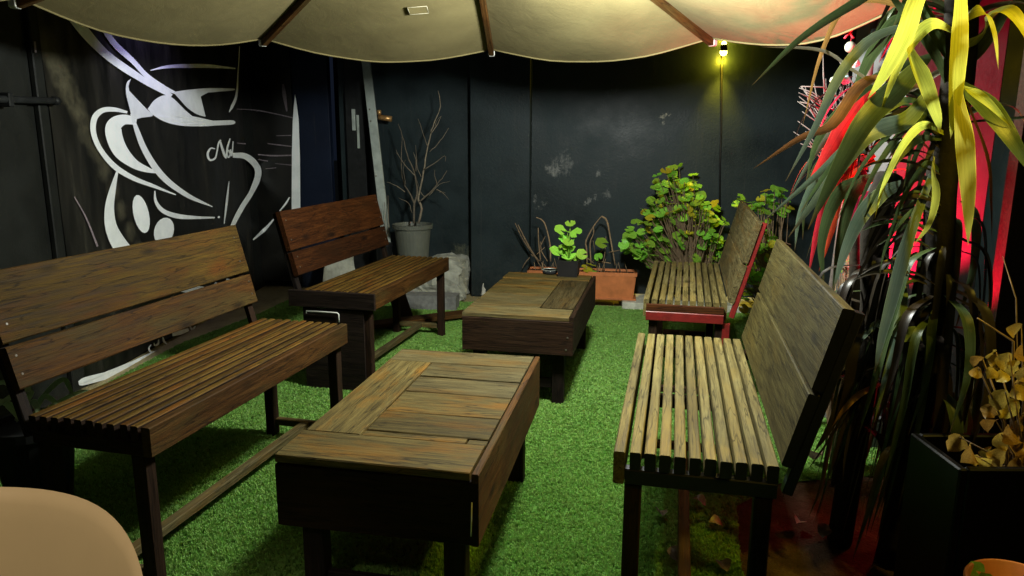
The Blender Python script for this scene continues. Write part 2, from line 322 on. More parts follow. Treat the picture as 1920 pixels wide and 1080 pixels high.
def add_box(bm, sx, sy, sz, mat=None, bev=0.):
    r = bmesh.ops.create_cube(bm, size=1.); vs = r['verts']
    bmesh.ops.scale(bm, verts=vs, vec=(sx, sy, sz))
    if bev:
        es = list({e for v in vs for e in v.link_edges})
        b = bmesh.ops.bevel(bm, geom=es, offset=bev, segments=1, affect='EDGES'); vs = list({v for f in b['faces'] for v in f.verts} | {v for v in vs if v.is_valid})
    if mat is not None: bmesh.ops.transform(bm, matrix=mat, verts=vs)
    return vs
def plank_mesh(l, w, t, mat, bev=.003, wob=.0015, cuts=5):
    """a board: length along X, softened and slightly uneven edges"""
    bm = bmesh.new(); xs = [-l/2 + l*i/cuts for i in range(cuts+1)]
    sd = random.random()*100; rings = []
    b = min(bev, w*.3, t*.3)
    prof = [(-w/2+b, -t/2), (w/2-b, -t/2), (w/2, -t/2+b), (w/2, t/2-b), (w/2-b, t/2), (-w/2+b, t/2), (-w/2, t/2-b), (-w/2, -t/2+b)]
    for i, x in enumerate(xs):
        ring = []
        for k, (y, z) in enumerate(prof):
            q = mnoise.noise_vector(Vector((x*5+sd, k*.7, sd)))
            ring.append(bm.verts.new((x, y+q.y*wob, z+q.z*wob*.6)))
        rings.append(ring)
    for a, c in zip(rings, rings[1:]):
        for k in range(8):
            bm.faces.new((a[k], a[(k+1) % 8], c[(k+1) % 8], c[k]))
    bm.faces.new(rings[0][::-1]); bm.faces.new(rings[-1])
    bmesh.ops.recalc_face_normals(bm, faces=bm.faces)
    me = bpy.data.meshes.new('board'); bm.to_mesh(me); bm.free(); me.materials.append(mat); return me
def plank(name, parent, l, w, t, loc, mat, rz=0, rot=None, wob=.0015, label=None, bev=.003):
    me = plank_mesh(l, w, t, mat, bev, wob)
    mt = T(*loc) @ (rot if rot is not None else Matrix.Rotation(rz, 4, 'Z'))
    o = obj(name, me, None, parent, matrix=mt)
    if label: o['label'] = label
    return o
def upright(name, parent, sx, sy, z0, z1, x, y, mat, wob=.001):
    me = plank_mesh(z1-z0, sx, sy, mat, .003, wob, 3)
    # length X -> Z
    mt = T(x, y, (z0+z1)/2) @ Matrix(((0, 1, 0, 0), (0, 0, 1, 0), (1, 0, 0, 0), (0, 0, 0, 1)))
    return obj(name, me, None, parent, matrix=mt)
def catmull(pts, n=8):
    P = [np.array(p, float) for p in pts]; P = [2*P[0]-P[1]] + P + [2*P[-1]-P[-2]]; out = []
    for i in range(1, len(P)-2):
        for k in range(n):
            t = k/n; a, b, c, d = P[i-1:i+3]
            out.append(.5*((2*b)+(-a+c)*t+(2*a-5*b+4*c-d)*t*t+(-a+3*b-3*c+d)*t**3))
    out.append(P[-2]); return out
def add_tube(bm, pts, radii, sides=6):
    pts = [Vector(p) for p in pts]; prev = None; ref = None
    if not hasattr(radii, '__len__'): radii = [radii]*len(pts)
    first = None
    for i, p in enumerate(pts):
        t = (pts[min(i+1, len(pts)-1)]-pts[max(i-1, 0)]).normalized()
        if ref is None: ref = Vector((0, 0, 1)) if abs(t.z) < .9 else Vector((1, 0, 0))
        a = t.cross(ref).normalized(); b = t.cross(a).normalized(); ref = -b if False else ref
        ring = [bm.verts.new(p+(a*math.cos(2*PI*k/sides)+b*math.sin(2*PI*k/sides))*radii[i]) for k in range(sides)]
        if prev:
            for k in range(sides): bm.faces.new((prev[k], prev[(k+1) % sides], ring[(k+1) % sides], ring[k]))
        else: first = ring
        prev = ring
    bm.faces.new(first[::-1]); bm.faces.new(prev)
def tube(name, parent, pts, radii, mat, sides=6, smooth=True):
    bm = bmesh.new(); add_tube(bm, pts, radii, sides); bmesh.ops.recalc_face_normals(bm, faces=bm.faces)
    return obj(name, bm, mat, parent, smooth)
def add_lathe(bm, prof, c=(0, 0, 0), n=28):
    rings = [[bm.verts.new((c[0]+r*math.cos(2*PI*k/n), c[1]+r*math.sin(2*PI*k/n), c[2]+z)) for k in range(n)] for r, z in prof]
    for a, b in zip(rings, rings[1:]):
        for k in range(n): bm.faces.new((a[k], a[(k+1) % n], b[(k+1) % n], b[k]))
    bm.faces.new(rings[0][::-1]); bm.faces.new(rings[-1]); bmesh.ops.recalc_face_normals(bm, faces=bm.faces)
def lathe(name, parent, prof, mat, c=(0, 0, 0), n=28, smooth=False):
    bm = bmesh.new(); add_lathe(bm, prof, c, n); return obj(name, bm, mat, parent, smooth)

# ------------------------------------------------------------------ ground
def sheet(name, poly, z, mat, kind='structure'):
    bm = bmesh.new(); bm.faces.new([bm.verts.new((x, y, z)) for x, y in poly]); o = obj(name, bm, mat); o['kind'] = kind; return o
sheet('ground', [(-40, -40), (40, -40), (40, 40), (-40, 40)], -.012, M['dirt'])
turf_poly = [(-1.9, -.6), (.62, -.6), (.66, 1.4), (.70, 2.0), (.80, 2.38), (1.02, 2.56), (1.35, 2.62), (1.9, 2.66), (1.9, 5.46), (.95, 5.45), (.2, 5.55), (-.35, 5.60), (-1.755, 5.77), (-1.845, 5.18), (-2.069, 4.37), (-2.14, 3.3)]
sheet('soil_bed', [(.5, -.8), (2.1, -.8), (2.1, 2.8), (.5, 2.8)], -.008, M['soilbed'])
turf = sheet('turf_backing', turf_poly, -.004, M['backing'])
def blade_tuft(i):
    rnd = random.Random(i); bm = bmesh.new()
    for k in range(9):
        a = rnd.random()*2*PI; r = rnd.random()*.007; x, y = r*math.cos(a), r*math.sin(a)
        h = rnd.uniform(.008, .014); l = rnd.uniform(.001, .006); d = rnd.random()*2*PI; wv = rnd.uniform(.0010, .0017)
        px, py = -math.sin(d)*wv, math.cos(d)*wv; tx, ty = x+math.cos(d)*l, y+math.sin(d)*l
        m1 = ((x+tx)/2-math.cos(d)*l*.2, (y+ty)/2-math.sin(d)*l*.2)
        v = [bm.verts.new(q) for q in ((x-px, y-py, 0), (x+px, y+py, 0), (m1[0]+px, m1[1]+py, h*.6), (m1[0]-px, m1[1]-py, h*.6), (tx, ty, h))]
        bm.faces.new((v[0], v[1], v[2], v[3])); bm.faces.new((v[3], v[2], v[4]))
    me = bpy.data.meshes.new('tuft'); bm.to_mesh(me); bm.free(); me.materials.append(M['turf_a'])
    return me
def make_turf():
    bm = bmesh.new(); bm.faces.new([bm.verts.new((x, y, 0)) for x, y in turf_poly]); bmesh.ops.triangulate(bm, faces=bm.faces)
    # one tuft mesh holding many tufts would repeat; scatter single tufts instead
    o = obj('artificial_turf', bm, M['turf_a']); tag(o, None, None, None, 'stuff')
    src = []
    c = bpy.data.collections.new('tuft_source')
    for i in range(5):
        s = bpy.data.objects.new('turf_tuft', blade_tuft(i)); c.objects.link(s); src.append(s)
    ng = bpy.data.node_groups.new('scatter_turf', 'GeometryNodeTree')
    ng.interface.new_socket('Geometry', in_out='INPUT', socket_type='NodeSocketGeometry'); ng.interface.new_socket('Geometry', in_out='OUTPUT', socket_type='NodeSocketGeometry')
    N, L = ng.nodes, ng.links
    gi, go = N.new('NodeGroupInput'), N.new('NodeGroupOutput')
    dp = N.new('GeometryNodeDistributePointsOnFaces'); dp.inputs['Density'].default_value = 17000.; dp.inputs['Seed'].default_value = 3
    ci = N.new('GeometryNodeCollectionInfo'); ci.inputs['Collection'].default_value = c; ci.inputs['Separate Children'].default_value = True; ci.inputs['Reset Children'].default_value = True
    ip = N.new('GeometryNodeInstanceOnPoints'); ip.inputs['Pick Instance'].default_value = True
    rv = N.new('FunctionNodeRandomValue'); rv.data_type = 'FLOAT_VECTOR'; rv.inputs[0].default_value = (-.12, -.12, 0); rv.inputs[1].default_value = (.12, .12, 6.283)
    rs = N.new('FunctionNodeRandomValue'); rs.data_type = 'FLOAT'; rs.inputs[2].default_value = .6; rs.inputs[3].default_value = 1.0
    L.new(gi.outputs[0], dp.inputs['Mesh']); L.new(dp.outputs['Points'], ip.inputs['Points']); L.new(ci.outputs[0], ip.inputs['Instance'])
    L.new(rv.outputs[0], ip.inputs['Rotation']); L.new(rs.outputs[1], ip.inputs['Scale']); L.new(ip.outputs[0], go.inputs[0])
    md = o.modifiers.new('scatter', 'NODES'); md.node_group = ng
    return o
make_turf()

# ------------------------------------------------------------------ walls
BWX = Vector((math.cos(.1352), -math.sin(.1352), 0))          # along the back wall, to the right
def bw_point(s, off, z): p = BWN*(BWK-off) + BWX*s; return Vector((p.x, p.y, z))
def bw_s(px, py=300): return onb(px, py).dot(BWX)
def bw_box(name, s0, s1, z0, z1, off0, off1, mat, parent=None, bev=.0):
    bm = bmesh.new(); c = bw_point((s0+s1)/2, (off0+off1)/2, (z0+z1)/2)
    add_box(bm, s1-s0, off1-off0, z1-z0, T(*c) @ Matrix.Rotation(-.1352, 4, 'Z'), bev); return obj(name, bm, mat, parent)
wall = thing('garden_wall', 'long charcoal painted back wall behind the planters and the yellow wall lamp', 'wall', bw_point(0, 0, 0))
def child_keep(o, parent):
    o.parent = parent; o.matrix_parent_inverse = parent.matrix_basis.inverted(); return o
WH = 3.0
child_keep(bw_box('wall_face', bw_s(640), 3.2, -.01, WH, -.2, 0, M['wall']), wall)
child_keep(bw_box('pilaster', bw_s(887), bw_s(997), -.008, WH-.02, 0.0, .12, M['wall'], bev=.006), wall)
child_keep(bw_box('cap_band', bw_s(1003), 3.2, WH-.12, WH+.02, .0, .03, M['wall']), wall)
# the black corner with the blue panel, the recess and its latch
corner_s = bw_s(470, 540)
door = thing('gate', 'dark blue gate leaf beside a black recess between banner and leaning steel bar', 'gate', bw_point(bw_s(590), 0, 0))
child_keep(bw_box('blue_panel', bw_s(556), bw_s(622), .0, WH, -.05, .02, M['blue'], bev=.004), door)
child_keep(bw_box('recess', bw_s(622), bw_s(655), .0, WH, -.19, -.12, M['black']), door)
child_keep(bw_box('post', bw_s(655), bw_s(690), .0, WH, .0, .05, M['dark_metal'], bev=.004), door)
child_keep(bw_box('panel_back', corner_s-.3, bw_s(556), .0, WH, -.2, -.02, M['black']), door)
lt = bw_box('latch', bw_s(668), bw_s(674), onb(672, 245).z, onb(672, 205).z, .05, .075, M['metal'], bev=.003); child_keep(lt, door)
lt2 = bw_box('latch', bw_s(676), bw_s(680), onb(678, 278).z, onb(678, 216).z, .05, .065, M['metal'], bev=.002); child_keep(lt2, door)
lab = bw_box('sticker', bw_s(641), bw_s(653), onb(647, 302).z, onb(647, 284).z, -.118, -.112, M['white_plastic']); child_keep(lab, door)
# left wall
LWX = Vector((math.sin(.027), math.cos(.027), 0))
def lw_point(s, off, z): p = LWN*(LWK+off) + LWX*s; return Vector((p.x, p.y, z))
def lw_s(px, py=300): return onl(px, py).dot(LWX)
def lw_box(name, s0, s1, z0, z1, off0, off1, mat, parent=None, bev=0.):
    bm = bmesh.new(); c = lw_point((s0+s1)/2, (off0+off1)/2, (z0+z1)/2)
    add_box(bm, off1-off0, s1-s0, z1-z0, T(*c) @ Matrix.Rotation(-.027, 4, 'Z'), bev); return obj(name, bm, mat, parent)
lwall = thing('garden_wall', 'dark grey panelled wall on the left that carries the coffee banner', 'wall', lw_point(3, 0, 0))
child_keep(lw_box('wall_face', -2.0, 6.6, -.01, WH, -.15, 0, M['lwall']), lwall)
child_keep(lw_box('wall_panel', -2.0, lw_s(40, 200), .0, WH-.02, 0.002, .03, M['lwall'], bev=.005), lwall)
child_keep(lw_box('trim_strip', lw_s(62, 200), lw_s(88, 200), .0, WH-.03, 0.002, .03, M['lwall'], bev=.005), lwall)
pp = [onl(-260, 172, .07), onl(0, 186, .07), onl(100, 189, .07)]
pipe = thing('wall_pipe', 'thin dark pipe running level along the grey panels left of the banner', 'pipe', pp[1])
child_keep(tube('pipe', None, pp, .016, M['dark_metal'], 10), pipe)
child_keep(lw_box('clamp', pp[1].dot(LWX)+.03, pp[1].dot(LWX)+.06, pp[1].z-.03, pp[1].z+.03, .03, .09, M['dark_metal'], bev=.004), pipe)
child_keep(tube('end_cap', None, [pp[2], pp[2]+LWX*.03], .021, M['dark_metal'], 10), pipe)
# right side: pillar and wall
RD = 2.88
pc0, pc1 = ony(1672, 300, RD+.0), ony(1862, 300, RD+.0)
pillar = thing('pillar', 'square grey pillar lit bright red behind the spiky plant', 'pillar', ((pc0.x+pc1.x)/2, RD+.2, 0))
bm = bmesh.new(); add_box(bm, pc1.x-pc0.x, .42, WH, T((pc0.x+pc1.x)/2, RD+.21, WH/2), .008); child_keep(obj('shaft', bm, M['pillar']), pillar)
bm = bmesh.new(); add_box(bm, pc1.x-pc0.x+.03, .45, .14, T((pc0.x+pc1.x)/2, RD+.21, .07), .006); child_keep(obj('plinth', bm, M['pillar']), pillar)
WX = 1.585; WY = 2.12
rw = thing('garden_wall', 'dark woven clad wall at the right edge lit amber near its top', 'wall', (pc1.x+.1, 1.5, 0))
bm = bmesh.new(); add_box(bm, .12, WY+2.2, WH, T(WX+.074, (WY-2.2)/2, WH/2-.01)); child_keep(obj('wall_face', bm, M['rwall']), rw)
bm = bmesh.new(); add_box(bm, .42, .05, WH-.01, T(1.672+.21, 2.475, WH/2-.012)); child_keep(obj('return_panel', bm, simple('brown_hessian', (.022, .018, .010), .9, .4, 90, 0, .6)), rw)
sl = None
for k in range(46):                                            # woven slats across the upper wall
    y0 = WY-.03-k*.030
    if sl is None:
        bm = bmesh.new(); add_box(bm, .012, .026, WH-.2, None, .004); sl = obj('slat', bm, M['rwall'])
        o = sl
    else:
        o = sl.copy(); COL.objects.link(o)
    o.location = (WX+.006+random.uniform(-.003, .003), y0, WH/2); o.rotation_euler = (0, 0, random.uniform(-.05, .05)); child_keep(o, rw)
rw2 = thing('garden_wall', 'far dark side wall between red pillar and back wall', 'wall', (2.75, 4.4, 0))
bm = bmesh.new(); add_box(bm, .15, 3.0, WH, T(2.85, 4.4, WH/2-.005)); child_keep(obj('wall_face', bm, M['wall']), rw2)
# grey low box behind the near right bench
bm = bmesh.new(); g0 = onz(1552, 738); add_box(bm, .16, .30, .26, T(g0.x+.03, g0.y+.17, .13), .008)
tag(obj('concrete_block', bm, M['grey_block']), 'low dark grey block on the turf behind the backrest of the near right bench', 'block')

# ------------------------------------------------------------------ banner with the coffee cup print
def hit(px, py, off):
    d = ray(px, py)
    a, b = onl(px, py, off), onb(px, py, off)
    ta, tb = (a-CPOS).dot(_f), (b-CPOS).dot(_f)
    if ta < 0: return b
    return a if ta < tb else b
ban = thing('cafe_banner', 'large black vinyl banner with a white coffee cup drawing, wrapped into the corner', 'banner', lw_point(4.6, 0, 0))
def ban_disp(p):
    q = Vector((p.x*1.3, p.y*1.3, p.z*.9)); return .010*mnoise.noise(q*1.6) + .006*mnoise.noise(Vector((p.x+p.y*2.2+p.z*1.1, 3.3, p.z*.4))*2.2)
def ban_grid(name, plane, s0, s1, z0, z1, ns, nz, off):
    bm = bmesh.new(); g = []
    for i in range(ns+1):
        row = []
        for j in range(nz+1):
            s = s0+(s1-s0)*i/ns; z = z0+(z1-z0)*j/nz
            p = lw_point(s, off, z) if plane == 'l' else bw_point(s, off, z)
            n = LWN if plane == 'l' else -BWN
            row.append(bm.verts.new(p+n*ban_disp(p)))
        g.append(row)
    for i in range(ns):
        for j in range(nz): bm.faces.new((g[i][j], g[i+1][j], g[i+1][j+1], g[i][j+1]))
    return obj(name, bm, M['banner'], None, True)
cs = lw_s(472, 540)
child_keep(ban_grid('banner_sheet', 'l', lw_s(90, 300), cs-.02, .02, 2.7, 60, 50, .035), ban)
child_keep(ban_grid('banner_sheet', 'b', bw_s(470, 540)+.02, bw_s(557), .05, 2.7, 16, 50, .035), ban)
POFF = .043
def print_shape(polys, mat='print_white', name='cup_print', off=POFF):
    bm = bmesh.new()
    for poly in polys: bm.faces.new([bm.verts.new(hit(x, y, off)) for (x, y) in poly])
    if len(polys) == 1:
        bmesh.ops.triangulate(bm, faces=bm.faces[:]); bmesh.ops.subdivide_edges(bm, edges=bm.edges[:], cuts=3, use_grid_fill=True)
    for v in bm.verts:
        n = LWN if abs(v.co.dot(LWN)-LWK-off) < 2e-4 else -BWN
        v.co += n*ban_disp(v.co)
    return child_keep(obj(name, bm, M[mat]), ban)
def stroke_quads(pts, sc=.4444, o=(0, 0), n=7):
    P = catmull([(o[0]+a*sc, o[1]+b*sc, c*sc) for a, b, c in pts], n); out = []; L_, R_ = [], []
    for i, p in enumerate(P):
        q = P[min(i+1, len(P)-1)][:2]-P[max(i-1, 0)][:2]; q = q/(np.hypot(*q)+1e-9); nrm = np.array([-q[1], q[0]])*max(p[2], .4)/2
        L_.append(p[:2]+nrm); R_.append(p[:2]-nrm)
    for i in range(len(P)-1): out.append([L_[i], L_[i+1], R_[i+1], R_[i]])
    return out
def stroke(pts, mat='print_white', name='cup_print', sc=.4444, o=(0, 0)): return print_shape(stroke_quads(pts, sc, o), mat, name)
def blob(pts, sc=.4444, o=(0, 0), name='cup_print', smooth=True):
    q = [(o[0]+a*sc, o[1]+b*sc) for a, b in pts]
    if smooth:
        q2 = q+[q[0]]; q = [tuple(v) for v in catmull(q2, 4)][:-1]
    return print_shape([q], 'print_white', name)
stroke([(270, 0, 46), (300, 55, 46), (370, 150, 42), (440, 225, 34), (520, 285, 32), (600, 335, 27), (680, 380, 22), (720, 405, 16)])
stroke([(380, 20, 18), (425, 100, 22), (480, 185, 25), (560, 260, 22), (620, 320, 21), (690, 370, 18), (735, 392, 10)])
stroke([(635, 297, 3), (700, 282, 12), (800, 278, 17), (900, 280, 14), (993, 289, 5)])
blob([(725, 388), (800, 378), (880, 372), (984, 373), (984, 382), (920, 386), (868, 394), (835, 420), (828, 450), (848, 476), (868, 492), (830, 482), (790, 455), (755, 420)])
blob([(622, 460), (650, 425), (690, 402), (722, 412), (760, 447), (800, 482), (850, 509), (920, 509), (990, 508), (992, 524), (920, 529), (850, 533), (760, 530), (700, 515), (650, 488)])
blob([(552, 332), (533, 348), (529, 390), (543, 450), (560, 500), (600, 496), (645, 488), (622, 464), (590, 440), (560, 410), (541, 375), (545, 345)])
stroke([(552, 480, 10), (580, 560, 22), (610, 630, 26), (660, 710, 28), (720, 775, 24), (800, 830, 18), (895, 872, 4)])
stroke([(535, 474, 10), (480, 462, 18), (430, 466, 22), (397, 500, 26), (392, 560, 24), (420, 630, 22), (480, 700, 24), (560, 750, 20), (650, 785, 14), (742, 822, 4)])
stroke([(575, 512, 30), (520, 505, 44), (480, 530, 66), (482, 580, 68), (510, 640, 62), (565, 690, 40), (620, 715, 24), (668, 728, 8)])
stroke([(497, 715, 8), (472, 800, 28), (458, 880, 40), (466, 960, 52), (505, 1035, 66), (560, 1090, 60), (640, 1150, 50), (760, 1210, 40), (900, 1230, 26)])
def ell(cx, cy, rx, ry, a): return [(cx+rx*math.cos(t)*math.cos(a)-ry*math.sin(t)*math.sin(a), cy+rx*math.cos(t)*math.sin(a)+ry*math.sin(t)*math.cos(a)) for t in np.linspace(0, 2*PI, 20)[:-1]]
blob(ell(598, 903, 33, 82, -.22), smooth=False); blob(ell(693, 975, 40, 58, .28), smooth=False)
stroke([(655, 805, 4), (660, 850, 12), (690, 890, 18), (750, 912, 20), (830, 918, 12), (905, 918, 6)])
blob(ell(922, 916, 5, 5, 0), smooth=False)
stroke([(985, 655, 20), (1040, 660, 25), (1082, 700, 27), (1088, 745, 27), (1062, 808, 22), (1022, 870, 20), (985, 945, 18), (960, 1010, 12)])
stroke([(1008, 195, 3), (1004, 300, 4), (1000, 400, 9), (985, 450, 11), (972, 474, 3)])
stroke([(968, 765, 3), (957, 850, 10), (945, 945, 3)])
stroke([(1065, 1012, 6), (1110, 975, 13), (1155, 925, 6)]); stroke([(1180, 890, 4), (1205, 860, 8), (1222, 832, 5)])
blob([(382, 325), (374, 400), (366, 500), (361, 700), (361, 1045), (361, 1250), (417, 1250), (416, 1030), (412, 720), (403, 480), (390, 370)], .2963, (440, 80), 'edge_print', False)
for st in ([(908, 628, 3), (888, 626, 5), (876, 648, 7), (884, 674, 6), (906, 668, 6), (916, 640, 5), (924, 605, 6), (934, 590, 4)],
           [(930, 592, 5), (940, 625, 8), (950, 655, 8), (957, 668, 4)], [(956, 668, 3), (962, 625, 6), (974, 584, 4)],
           [(968, 632, 4), (961, 648, 5), (966, 664, 5), (974, 652, 5), (970, 634, 4)], [(976, 630, 4), (979, 656, 6), (983, 640, 4), (987, 596, 4)]):
    stroke([(a, b, c*1.35) for a, b, c in st], name='script_lettering')
z6 = (150, 380)
for st in ([(425, 845, 6), (412, 868, 10), (425, 888, 12), (445, 886, 6)], [(440, 835, 6), (448, 850, 10), (465, 840, 12), (468, 815, 6)], [(492, 800, 8), (500, 825, 14), (518, 842, 6)],
           [(550, 785, 24), (600, 772, 26), (648, 755, 18)], [(655, 735, 8), (672, 755, 14), (690, 735, 8)], [(690, 715, 12), (712, 712, 12)],
           [(800, 480, 20), (818, 495, 26)], [(835, 478, 14), (848, 490, 18)], [(868, 462, 22), (905, 472, 26)], [(925, 450, 12), (938, 455, 14)]):
    stroke(st, name='script_lettering', sc=.3149, o=z6)
blob([(620, 312), (660, 285), (750, 258), (850, 238), (1000, 180), (1100, 120), (1250, 60), (1400, 0), (1480, -28), (1440, 15), (1200, 112), (1080, 192), (1000, 243), (850, 290), (650, 345)], .2407, (0, 640), 'edge_print')
for st in ([(1003, 460, 3), (1080, 465, 5), (1160, 480, 4), (1235, 497, 5)], [(1128, 606, 3), (1180, 612, 5), (1230, 618, 4)], [(1090, 652, 4), (1150, 657, 6), (1230, 655, 5)],
           [(1165, 573, 2), (1228, 571, 4)], [(1090, 673, 3), (1130, 680, 4)], [(1120, 712, 2), (1165, 708, 3)], [(1160, 690, 2), (1232, 697, 4)], [(1003, 603, 3), (1040, 607, 5)],
           [(1195, 355, 8), (1200, 400, 16), (1210, 470, 6)], [(150, 175, 8), (153, 222, 8)], [(310, 830, 3), (360, 920, 6), (410, 1040, 8)]):
    stroke(st, 'crease', 'crease')

# ------------------------------------------------------------------ benches
HS, BL, BD = .516, 1.146, .39
def bench(loc_corner, a, side, label, wd, near_style):
    U = Vector((math.sin(a), math.cos(a), 0))
    V = Vector((-math.cos(a), math.sin(a), 0)) if side < 0 else Vector((math.cos(a), -math.sin(a), 0))
    c = Vector((*loc_corner, 0)) + U*BL/2 + V*BD/2
    rz = PI/2-a if side < 0 else PI/2-a+PI
    e = -1 if side < 0 else 1                                   # local x of the end nearest to the viewer
    t = thing('garden_bench', label, 'bench', c, rz, 'slatted wooden benches around the two tables')
    slat_w, slat_h = (.0235 if side < 0 else .0275), .045
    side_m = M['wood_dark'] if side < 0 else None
    plank('front_rail', t, BL, .027, .085, (0, -BD/2+.0135, HS-.0425), M[wd['rail']])
    for k in range(10):
        y = -BD/2+.027+.012+slat_w/2 + k*(BD-.027-.012-slat_w)/9
        so = plank('slat', t, BL-.008*random.random(), slat_w, slat_h, (random.uniform(-.003, .003), y, HS-slat_h/2+random.uniform(-.0015, .001)), M[wd['slat']], wob=.001)
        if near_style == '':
            so.data.materials.append(M['tint'] if side > 0 else M['wood_dark'])  # dark end faces stand in for shade on the bench end
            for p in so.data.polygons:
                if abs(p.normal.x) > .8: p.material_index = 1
        if side_m:                                             # slat flanks coloured dark for the shade in the gaps
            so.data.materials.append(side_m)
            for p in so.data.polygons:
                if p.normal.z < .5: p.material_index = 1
    for s in (-1, 1):
        plank('end_rail', t, BD-.03, .03, .04, (s*(BL/2-.016), .0135, HS-.045-.0205), M[wd['end'] if s == e else wd['leg']], PI/2)
        for y in (-BD/2+.05, BD/2-.03): upright('leg', t, .042, .042, 0, HS-.087, s*(BL/2-.024), y, M[wd['leg']])
        plank('side_stretcher', t, BD-.13, .030, .030, (s*(BL/2-.024), .01, .065), M[wd['bar']], PI/2)
    plank('centre_stretcher', t, BL-.08, .036, .030, (0, 0, .066), M[wd['bar']])
    plank('centre_stretcher', t, BD-.05, .03, .04, (0, .0135, HS-.045-.0205), M[wd['leg']], PI/2)
    tv = Vector((0, .1034-.019, .393-.070)); bl = tv.length; tv.normalize(); nv = Vector((0, -tv.z, tv.y))
    R = Matrix(((1, 0, 0, 0), (0, tv.y, nv.y, 0), (0, tv.z, nv.z, 0), (0, 0, 0, 1)))
    base = Vector((0, BD/2+.019, HS+.070))
    def bp(d, off): return base+tv*d+nv*off
    drop = .20 if side > 0 else 0                              # the right hand backs reach right down to the slats
    plank('backrest_board', t, BL, bl*(.365+drop), .026, bp(bl*(.365-drop)/2, -.013), M[wd['low']], rot=R, wob=.003)
    plank('backrest_board', t, BL+.006, bl*.605, .026, bp(bl*.697, -.013), M[wd['back']], rot=R, wob=.003)
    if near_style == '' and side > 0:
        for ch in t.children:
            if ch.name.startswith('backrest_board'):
                ch.data.materials.append(M['tint'])  # board ends coloured dark for the same end shade
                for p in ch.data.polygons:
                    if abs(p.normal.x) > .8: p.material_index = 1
    for s in (-1, 1):
        l0 = -.135; mid = bp((l0+bl*.99)/2, -.026-.0125)
        Rp = Matrix(((0, 1, 0, 0), (tv.y, 0, nv.y, 0), (tv.z, 0, nv.z, 0), (0, 0, 0, 1)))
        me = plank_mesh(bl*.99-l0, .034, .024, M[wd['post'] if s == e else wd['leg']])
        obj('post', me, None, t, matrix=T(mid.x+s*(BL/2-.020), mid.y, mid.z) @ Rp)
        for d in ((.12, .28, .55, .85) if side < 0 else ()):                          # screw heads that hold the boards to the posts
            p = bp(bl*d, .0005); bm = bmesh.new(); bmesh.ops.create_cone(bm, cap_ends=True, segments=8, radius1=.0045, radius2=.0035, depth=.002)
            obj('screw', bm, M['screw'], t, matrix=T(p.x+s*(BL/2-.02-random.random()*.02), p.y, p.z) @ Matrix(R))
    if near_style == 'board':
        plank('end_board', t, BD+.075, .020, .085, (e*(BL/2+.0105), .033, HS-.0425), M['wood_black'], PI/2)
        plank('end_panel', t, BD-.06, .012, HS-.09, (e*(BL/2+.005), .03, (HS-.09)/2+.001), M['wood_black'], PI/2, wob=.001)
        x = e*(BL/2+.022)
        o = tube('wire_bracket', t, [(x, .17, .40), (x, .17, .412), (x, 0.0, .412), (x, -.008, .405), (x, -.008, .365)], .0035, M['white_plastic'], 6)
    if near_style == 'red':
        plank('end_board', t, BD-.03, .014, .035, (e*(BL/2+.0075), .0, HS-.0375), M['wood_red'], PI/2)
        plank('end_board', t, BD-.03, .016, .045, (e*(BL/2+.0090), .0, HS-.0785), M['red_lit_wood'], PI/2)
        upright('front_post', t, .03, .035, 0, HS-.10, e*(BL/2-.01), BD/2+.0, M['red_lit_wood'])
    return t
wdA = dict(rail='wood_brown', slat='wood_seat', end='wood_dark', leg='wood_dark', bar='wood_gap', low='wood_brown', back='wood_olive', post='wood_black')
wdB = dict(rail='wood_brown', slat='wood_seat', end='wood_dark', leg='wood_dark', bar='wood_gap', low='wood_red', back='wood_red', post='wood_black')
wdC = dict(rail='wood_slat', slat='wood_slat', end='wood_red', leg='wood_dark', bar='wood_dark', low='wood_gap', back='wood_gap', post='red_lit_wood')
wdD = dict(rail='wood_slat', slat='wood_slat', end='tint', leg='wood_dark', bar='wood_brown', low='wood_grey', back='wood_grey', post='tint')
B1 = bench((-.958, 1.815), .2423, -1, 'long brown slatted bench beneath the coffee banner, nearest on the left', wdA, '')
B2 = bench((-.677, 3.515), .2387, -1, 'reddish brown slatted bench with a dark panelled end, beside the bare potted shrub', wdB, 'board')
B3 = bench((.633, 3.431), .2323, 1, 'grey slatted bench with its near post coloured as lit red, in front of the geranium bush', wdC, 'red')
B4 = bench((.2536, 1.686), .2186, 1, 'weathered grey slatted bench lit yellow at its near end, beside the spiky yucca', wdD, '')

